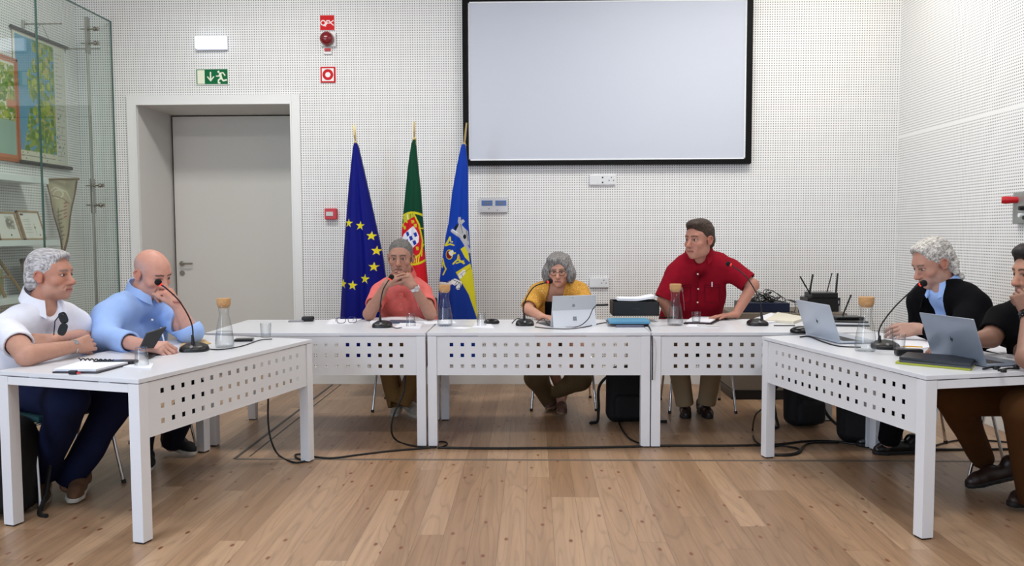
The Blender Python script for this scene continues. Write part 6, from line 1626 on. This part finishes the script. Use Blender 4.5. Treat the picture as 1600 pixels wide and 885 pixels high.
slabbook('blue_folder', g0.x-.03, g1.x+.045, g0.y+.03, g0.y+.28, TH+.0135, .006, mat('dark_folder_edge', (34, 34, 38), .5), 'thin dark folder between the slate and the blue folder', 'folder', skew=-.01)
slabbook('blue_folder', g0.x-.035, g1.x+.055, g0.y+.035, g0.y+.27, TH+.020, .016, mat('sky_blue_folder', (92, 154, 190), .45), 'sky blue folder directly under the black document box', 'folder', skew=.0)
# notepad in front of the man in red
t = flat('clipboard', [(1068, 507), (1112, 508), (1132, 498), (1080, 497)], .006, blk, 'black clipboard with white pages in front of the man in dark red', 'clipboard')
flat('pages', [(1071, 505), (1110, 506), (1124, 498), (1083, 497)], .011, paper, '', '', parent=t)
b = MB(); c0_ = atZ(1030, 497, TH); b.tube([c0_+V3(0, 0, .006), c0_+V3(.05, -.03, .006), c0_+V3(.12, -.03, .006)], .005, 6); o = b.out('dark_pen', blk, None, c0_); tag(o, 'dark pen lying right of the document box', 'pen')
flat('open_papers', [(1165, 503), (1195, 507), (1245, 500), (1205, 491)], .004, paper, 'loose white papers behind the microphone of the man in red', 'papers', crease=.006)
flat('open_book', [(1196, 503), (1240, 507), (1262, 499), (1215, 492)], .014, mat('cream_paper', (214, 208, 192), .7), 'cream open book behind the far notebook computer', 'book', crease=.006)
# router tower, router, set-top box on a shelf behind (on a low cabinet against the wall)
cab = mat('cabinet_grey', (118, 108, 96), .6)
cx0, cx1 = atY(1144, 600, 6.75).x, atY(1320, 600, 6.75).x
t = empty('low_cabinet', ((cx0+cx1)/2, 6.95, 0), 'low grey cabinet with dark plinth against the back wall', 'cabinet')
zc = .71
MB().box((cx0, 6.72, .075), (cx1, 7.30, zc), bev=.004).out('body', cab, t); MB().box((cx0-.01, 6.71, 0), (cx1+.01, 7.30, .075), bev=.003).out('plinth', blk, t)
MB().box(((cx0+cx1)/2-.003, 6.716, .08), ((cx0+cx1)/2+.003, 6.722, zc-.01)).out('door_gap', dark_gap, t)
def devbox(name, px0, py0, px1, py1, Y, d, m, label, cat, bev=.004, z0=zc):
    a = atY(px0, py0, Y); c = atY(px1, py1, Y); o = MB().box((a.x, Y, z0), (c.x, Y+d, a.z), bev=bev).out(name, m, None, ((a.x+c.x)/2, Y+d/2, z0))
    return tag(o, label, cat) if label else o
nav = mat('navy_device', (14, 24, 52), .4)
devbox('media_box', 1160, 474, 1234, 496, 6.80, .28, nav, 'dark navy electronic box on the cabinet with tangled cables on it', 'electronic device')
rb = devbox('router_tower', 1262, 466, 1313, 495, 6.85, .2, mat('router_black', (16, 16, 18), .35), 'black upright device under the router with four antennas', 'electronic device')
a = atY(1268, 458, 6.85); c = atY(1309, 466, 6.85)
t = empty('wifi_router', ((a.x+c.x)/2, 6.95, c.z), 'black router with four raised antennas on the upright black device', 'router')
MB().box((a.x, 6.84, c.z), (c.x, 7.03, a.z), bev=.006).out('housing', mat('router_black', (16, 16, 18), .35), t)
for (bx_, by_, tx_, ty_, r) in ((1266, 460, 1250, 432, .006), (1265, 458, 1270, 429, .008), (1292, 457, 1300, 427, .005), (1306, 458, 1309, 427, .008)):
    MB().tube([atY(bx_, by_, 6.88), atY(tx_, ty_, 6.88)], r, 8).out('antenna', blk, t, smooth=True, sharp=50)
b = MB(); 
for (x, y, w_, h_) in ((1310, 470, 1.2, 5), (1311, 478, 1, 10)): 
    p = atY(x, y, 6.846); b.box((p.x, 6.845, p.z-h_/190), (p.x+w_/190, 6.8495, p.z))
b.out('device_marks', mat('mark_grey', (170, 172, 176), .5), rb)
a = atY(1306, 495, 6.2); t = empty('flat_router', (a.x+.08, 6.15, TH), 'flat black router with one upright antenna on the stacked papers', 'router')
pr = atZ(1312, 501, TH+.03)
MB().box((pr.x-.02, pr.y, TH+.032), (pr.x+.17, pr.y+.13, TH+.052), bev=.005).out('housing', blk, t)
MB().tube([V3(pr.x+.06, pr.y+.11, TH+.05), atY(1330, 461, pr.y+.11)], .006, 8).out('antenna', blk, t, smooth=True, sharp=50)
for k, (z, m_, lb) in enumerate(((.001, mat('dark_binder', (52, 54, 60), .5), 'dark binder at the bottom of the pile behind the far notebook computer'), (.012, paper, 'white paper block in the pile behind the far notebook computer'), (.022, mat('black_folder2', (24, 24, 27), .5), 'black folder on top of the pile, under the flat router'))):
    b = MB(); b.prism([(pr.x-.10+.01*k, pr.y-.10+.02*k), (pr.x+.15, pr.y-.13+.01*k), (pr.x+.19, pr.y+.12), (pr.x-.06, pr.y+.13)], TH+z, TH+z+.0095); o = b.out('document_binder', m_, None, (pr.x, pr.y, TH+z)); tag(o, lb, 'binder')
# tangled cables on the media box
R = np.random.RandomState(12); zt2 = atY(1190, 474, 6.85).z
b = MB()
for k in range(9):
    cx_ = atY(1186+R.uniform(-2, 30), 474, 6.85).x; pts = []; r = R.uniform(.03, .075); ph = R.uniform(0, 6.28)
    for i in range(26):
        a_ = ph+i*.5; pts.append(V3(cx_+r*math.cos(a_)*1.2, 6.90+.05*math.sin(a_*1.3+k)+.004*k, zt2+.006+r*.75*(1+math.sin(a_+k))*(.9+.1*math.sin(i))))
    b.tube(smoothline(pts, 4), .0032, 5)
for k in range(3):
    x_ = atY(1232+k*3, 474, 6.85).x; b.tube(smoothline([V3(x_-.02, 6.85, zt2+.03), V3(x_+.04, 6.80, zt2+.0), V3(x_+.02+.02*k, 6.78, zt2-.08), V3(x_-.03, 6.78, zc+.01)], 8), .003, 5)
o = b.out('tangled_cables', cable_m, None, (atY(1200, 474, 6.85).x, 6.9, zt2)); tag(o, 'heap of tangled black cables on the navy box', 'cables', kind='stuff')
# black notebooks and lime folder on the right desk
def stackslab(name, pts, z, th, m, label, cat, parent=None): return flat(name, pts, th, m, label, cat, z=z, parent=parent)
stackslab('lime_folder', [(1399, 569), (1516, 580), (1523, 574), (1412, 561)], TH, .010, mat('lime_plastic', (158, 162, 40), .4), 'lime green folder at the bottom, under the black notebooks', 'folder')
t = stackslab('black_notebook', [(1405, 566), (1518, 576.5), (1527, 564), (1414, 556)], TH+.011, .008, mat('nb_grey', (60, 62, 68), .5), 'grey-edged notebook between the lime folder and the black notebook', 'notebook')
t = stackslab('black_notebook', [(1405, 562), (1516, 573), (1526, 562), (1418, 554)], TH+.020, .012, mat('nb_black', (20, 21, 26), .35), 'black leather notebook on top of the lime folder, near the near computer', 'notebook')
p = atZ(1404, 558, TH); q = atZ(1440, 556, TH)
b = MB(); b.box((0, 0, 0), (.13, .05, .035), T((p.x+.0, p.y+.02, TH+.001), -.1), bev=.008); o = b.out('black_pouch', blk, None, (p.x+.06, p.y, TH)); tag(o, 'black pouch between the water glass and the near notebook computer', 'pouch')
flat('white_documents', [(1378, 533), (1428, 548), (1470, 540), (1420, 522)], .003, paper, 'white documents on the right desk under the hands of the white-haired man', 'documents')
flat('white_documents', [(1541, 548), (1596, 562), (1602, 556), (1560, 541)], .003, paper, 'white documents behind the near notebook computer', 'documents')
b = MB(); p = atZ(1424, 548, TH); b.prism([(0, 0), (.05, -.012), (.085, -.03), (.088, -.02), (.05, .003), (.0, .014)], .0, .006, M=T((p.x-.02, p.y+.04, TH+.012), .1)); o = b.out('yellow_pen', mat('yellow_pen', (222, 170, 50), .4), None, p); tag(o, 'yellow marker beside the near notebook computer', 'marker')
b = MB(); p = atY(1397, 519, 4.86); b.box((-.035, 0, 0), (.035, .008, .012), T((p.x, p.y-.02, p.z-.06), 0)); o = b.out('smartphone', blk, None, p)
tag(o, 'dark phone under the fingers of the white-haired man', 'phone')
b = MB()
for (a_, c_) in (((1536, 577), (1562, 574)), ((1560, 579), (1592, 576))):
    p, q = atZ(*a_, TH+.006), atZ(*c_, TH+.006); b.tube([p, p.lerp(q, .5)+V3(0, 0, .004), q], .005, 8)
for (x_, y_) in ((1556, 575), (1588, 573), (1568, 580)):
    p = atZ(x_, y_, TH+.009); b.lathe([(.00001, -.008), (.012, -.006), (.014, 0), (.010, .008), (.00001, .009)], c=p, n=14)
o = b.out('usb_adapter_cable', cable_m, None, atZ(1560, 576, TH), smooth=True, sharp=50); tag(o, 'short black adapter cable beside the near notebook computer', 'cable')

# ================================================================= CABLES
def cable(pts, r, label, z=None, m=cable_m):
    P_ = [Vector(p) for p in pts]; b = MB(); b.tube(smoothline(P_, 10), r, 8); o = b.out('cable', m, None, P_[0], smooth=True); return tag(o, label, 'cable')
def tz(l, z=TH+.004): return [atZ(x, y, z) for x, y in l]
def fz(l, z=.007): return [atZ(x, y, z) for x, y in l]
cable(tz([(320, 545), (345, 546.5), (378, 541), (405, 532), (425, 530)]), .003, 'black microphone cable lying across the left desk by the carafe')
cable(tz([(612, 511), (620, 513), (628, 512)]), .003, 'short black cable end beside the microphone of the man in salmon')
cable(tz([(836, 511), (858, 513.5), (890, 514), (915, 511), (936, 506), (948, 504)]), .003, 'black microphone cable looping in front of the tablet computer')
cable([atZ(838, 505, TH+.004), atZ(848, 498, TH+.02), atZ(856, 506, TH+.01), atZ(864, 510, TH+.004), atZ(900, 511, TH+.004), atY(918, 500, 5.42), atY(926, 484, 5.46), atY(932, 477, 5.50)], .003, 'black charging cable plugged into the side of the tablet computer')
cable([atY(932, 477, 5.50), atY(940, 477, 5.51), atY(950, 476.5, 5.52)], .008, 'black cable plug sticking out beside the tablet computer')
cable(tz([(800, 505), (806, 499), (812, 498), (818, 502)]), .003, 'short black cable loop behind the microphone of the woman')
cable(tz([(1000, 502), (1010, 506)])+[atZ(1016, 515, TH+.004), V3(atZ(1017.5, 519, TH).x, 5.17, TH-.05), V3(atZ(1018, 519, TH).x, 5.172, TH-.3)], .004, 'dark cable hanging down between the middle and the right desk')
cable(tz([(1209, 509), (1218, 509), (1242, 509)]), .0035, 'black cable leaving the microphone of the man in dark red')
cable(tz([(1250, 527), (1264, 526), (1285, 534), (1310, 541), (1345, 543)]), .0038, 'black cable lying in front of the far notebook computer')
# floor cables
a = atZ(419, 622, .45); Yc = atZ(420, 700, 0).y
cable([atY(419, 620, 5.0), atY(419, 660, 4.98), atY(424, 690, 4.95)]+fz([(436, 712), (460, 723), (482, 720)]), .006, 'black cable dropping from the left desk to the floor')
cable(fz([(478, 721), (464, 716), (462, 711), (475, 710), (490, 714), (520, 716), (560, 711), (610, 705), (660, 701), (682, 699)]), .006, 'black cable on the floor between left desk and middle desk legs')
cable([atY(633, 588, 5.30), atY(630, 615, 5.28), atY(615, 650, 5.25), atY(612, 676, 5.25)]+fz([(622, 690), (645, 697), (668, 699)]), .006, 'black cable hanging below the desk of the man in salmon')
cable(fz([(684, 700.5), (697, 696), (698, 692), (690, 690.5), (684, 691.5)]), .005, 'small black cable loop on the floor by the middle desk leg')
cable(fz([(684, 700), (760, 701), (860, 700.5), (960, 699), (1040, 697), (1120, 697), (1180, 696), (1215, 695), (1260, 690), (1300, 690), (1345, 695), (1400, 701), (1470, 703), (1600, 702)]), .008, 'long black cable running along the floor across all the desks')
cable(fz([(966, 658), (972, 672), (984, 686), (1004, 695)]), .006, 'black cable curving on the floor from the backpack to the desk leg')
cable([atY(1190, 640, 5.12), atY(1180, 650, 5.12)]+fz([(1176, 672), (1179, 688), (1192, 698)]), .006, 'black cable bowing out left of the right desk leg')
cable(fz([(1200, 700), (1220, 697), (1248, 702), (1240, 709), (1210, 710), (1200, 704)]), .006, 'black cable coil on the floor beside the right desk leg')
cable(fz([(1200, 711), (1230, 712), (1248, 708), (1256, 697), (1270, 692), (1310, 692)]), .006, 'black cable tail winding out of the coil to the right')
cable(fz([(1448, 700), (1500, 688), (1560, 690), (1600, 696)]), .006, 'black cable on the floor behind the right desk near the wall')

# ================================================================= BAGS
bag_m = mat('black_nylon', (9, 9, 11), .8, bump=(60, .4, .006)); strap_m = mat('strap_black', (22, 22, 24), .7); buckle = mat('buckle_grey', (90, 90, 92), .4)
def backpack(loc, S, rz, label, straps=True, h=.42):
    t = empty('backpack', (loc[0], loc[1], 0), label, 'backpack', 'black backpacks on the floor'); M = T((loc[0], loc[1], 0), rz); Q = np.array(M.to_3x3())
    v = Vol(.007); g = lambda *p: M @ V3(*p)
    v.box(g(0, 0, h*.48*S), (.15*S, .095*S, h*.48*S), Q, r=.07*S, k=0); v.ell(g(0, 0, h*.88*S), (.14*S, .09*S, .06*S), Q, .03)
    v.plane((0, 0, .002), (0, 0, -1)); vol_obj('bag_body', v, bag_m, t, None, wrinkle(.008, 18, int(S*77)))
    v = Vol(.007); v.box(g(0, -.105*S, h*.30*S), (.115*S, .045*S, h*.22*S), Q, r=.035, k=0); vol_obj('front_pocket', v, bag_m, t, None, wrinkle(.005, 20, 3))
    b = MB(); b.tube(smoothline([g(-.05, .05, h*.93*S), g(-.03, .05, h*1.02*S), g(.03, .05, h*1.02*S), g(.05, .05, h*.93*S)], 8), .008, 8); b.out('carry_handle', strap_m, t)
    if straps:
        for q in (-1, 1):
            b = MB(); pts = smoothline([g(q*.06, .09, h*.9*S), g(q*.17, .12, h*.6*S), g(q*.19, .05, .08), g(q*.22, -.06, .012), g(q*.28, -.10, .010)], 8)
            for p_, q_ in zip(pts[:-1], pts[1:]): b.tube([p_, q_], .011, 6)
            s_ = b.out('shoulder_strap', strap_m, t)
        b = MB(); b.box((-.02, -.008, 0), (.02, .008, .015), T(g(-.25, -.08, .008), rz+.5), bev=.002); b.out('strap_buckle', buckle, t)
backpack((.68, 5.95), .95, .1, 'black backpack behind the middle desk, right of the woman')
backpack((1.93, 5.82), .90, .15, 'black backpack with loose straps behind the right desk, left of another bag')
backpack((2.15, 5.35), 1.0, -.35, 'black rucksack beside the rear leg of the right desk', straps=False, h=.46)
backpack((-2.64, 3.95), 1.10, .0, 'black backpack on the floor behind the near left desk leg', h=.44)
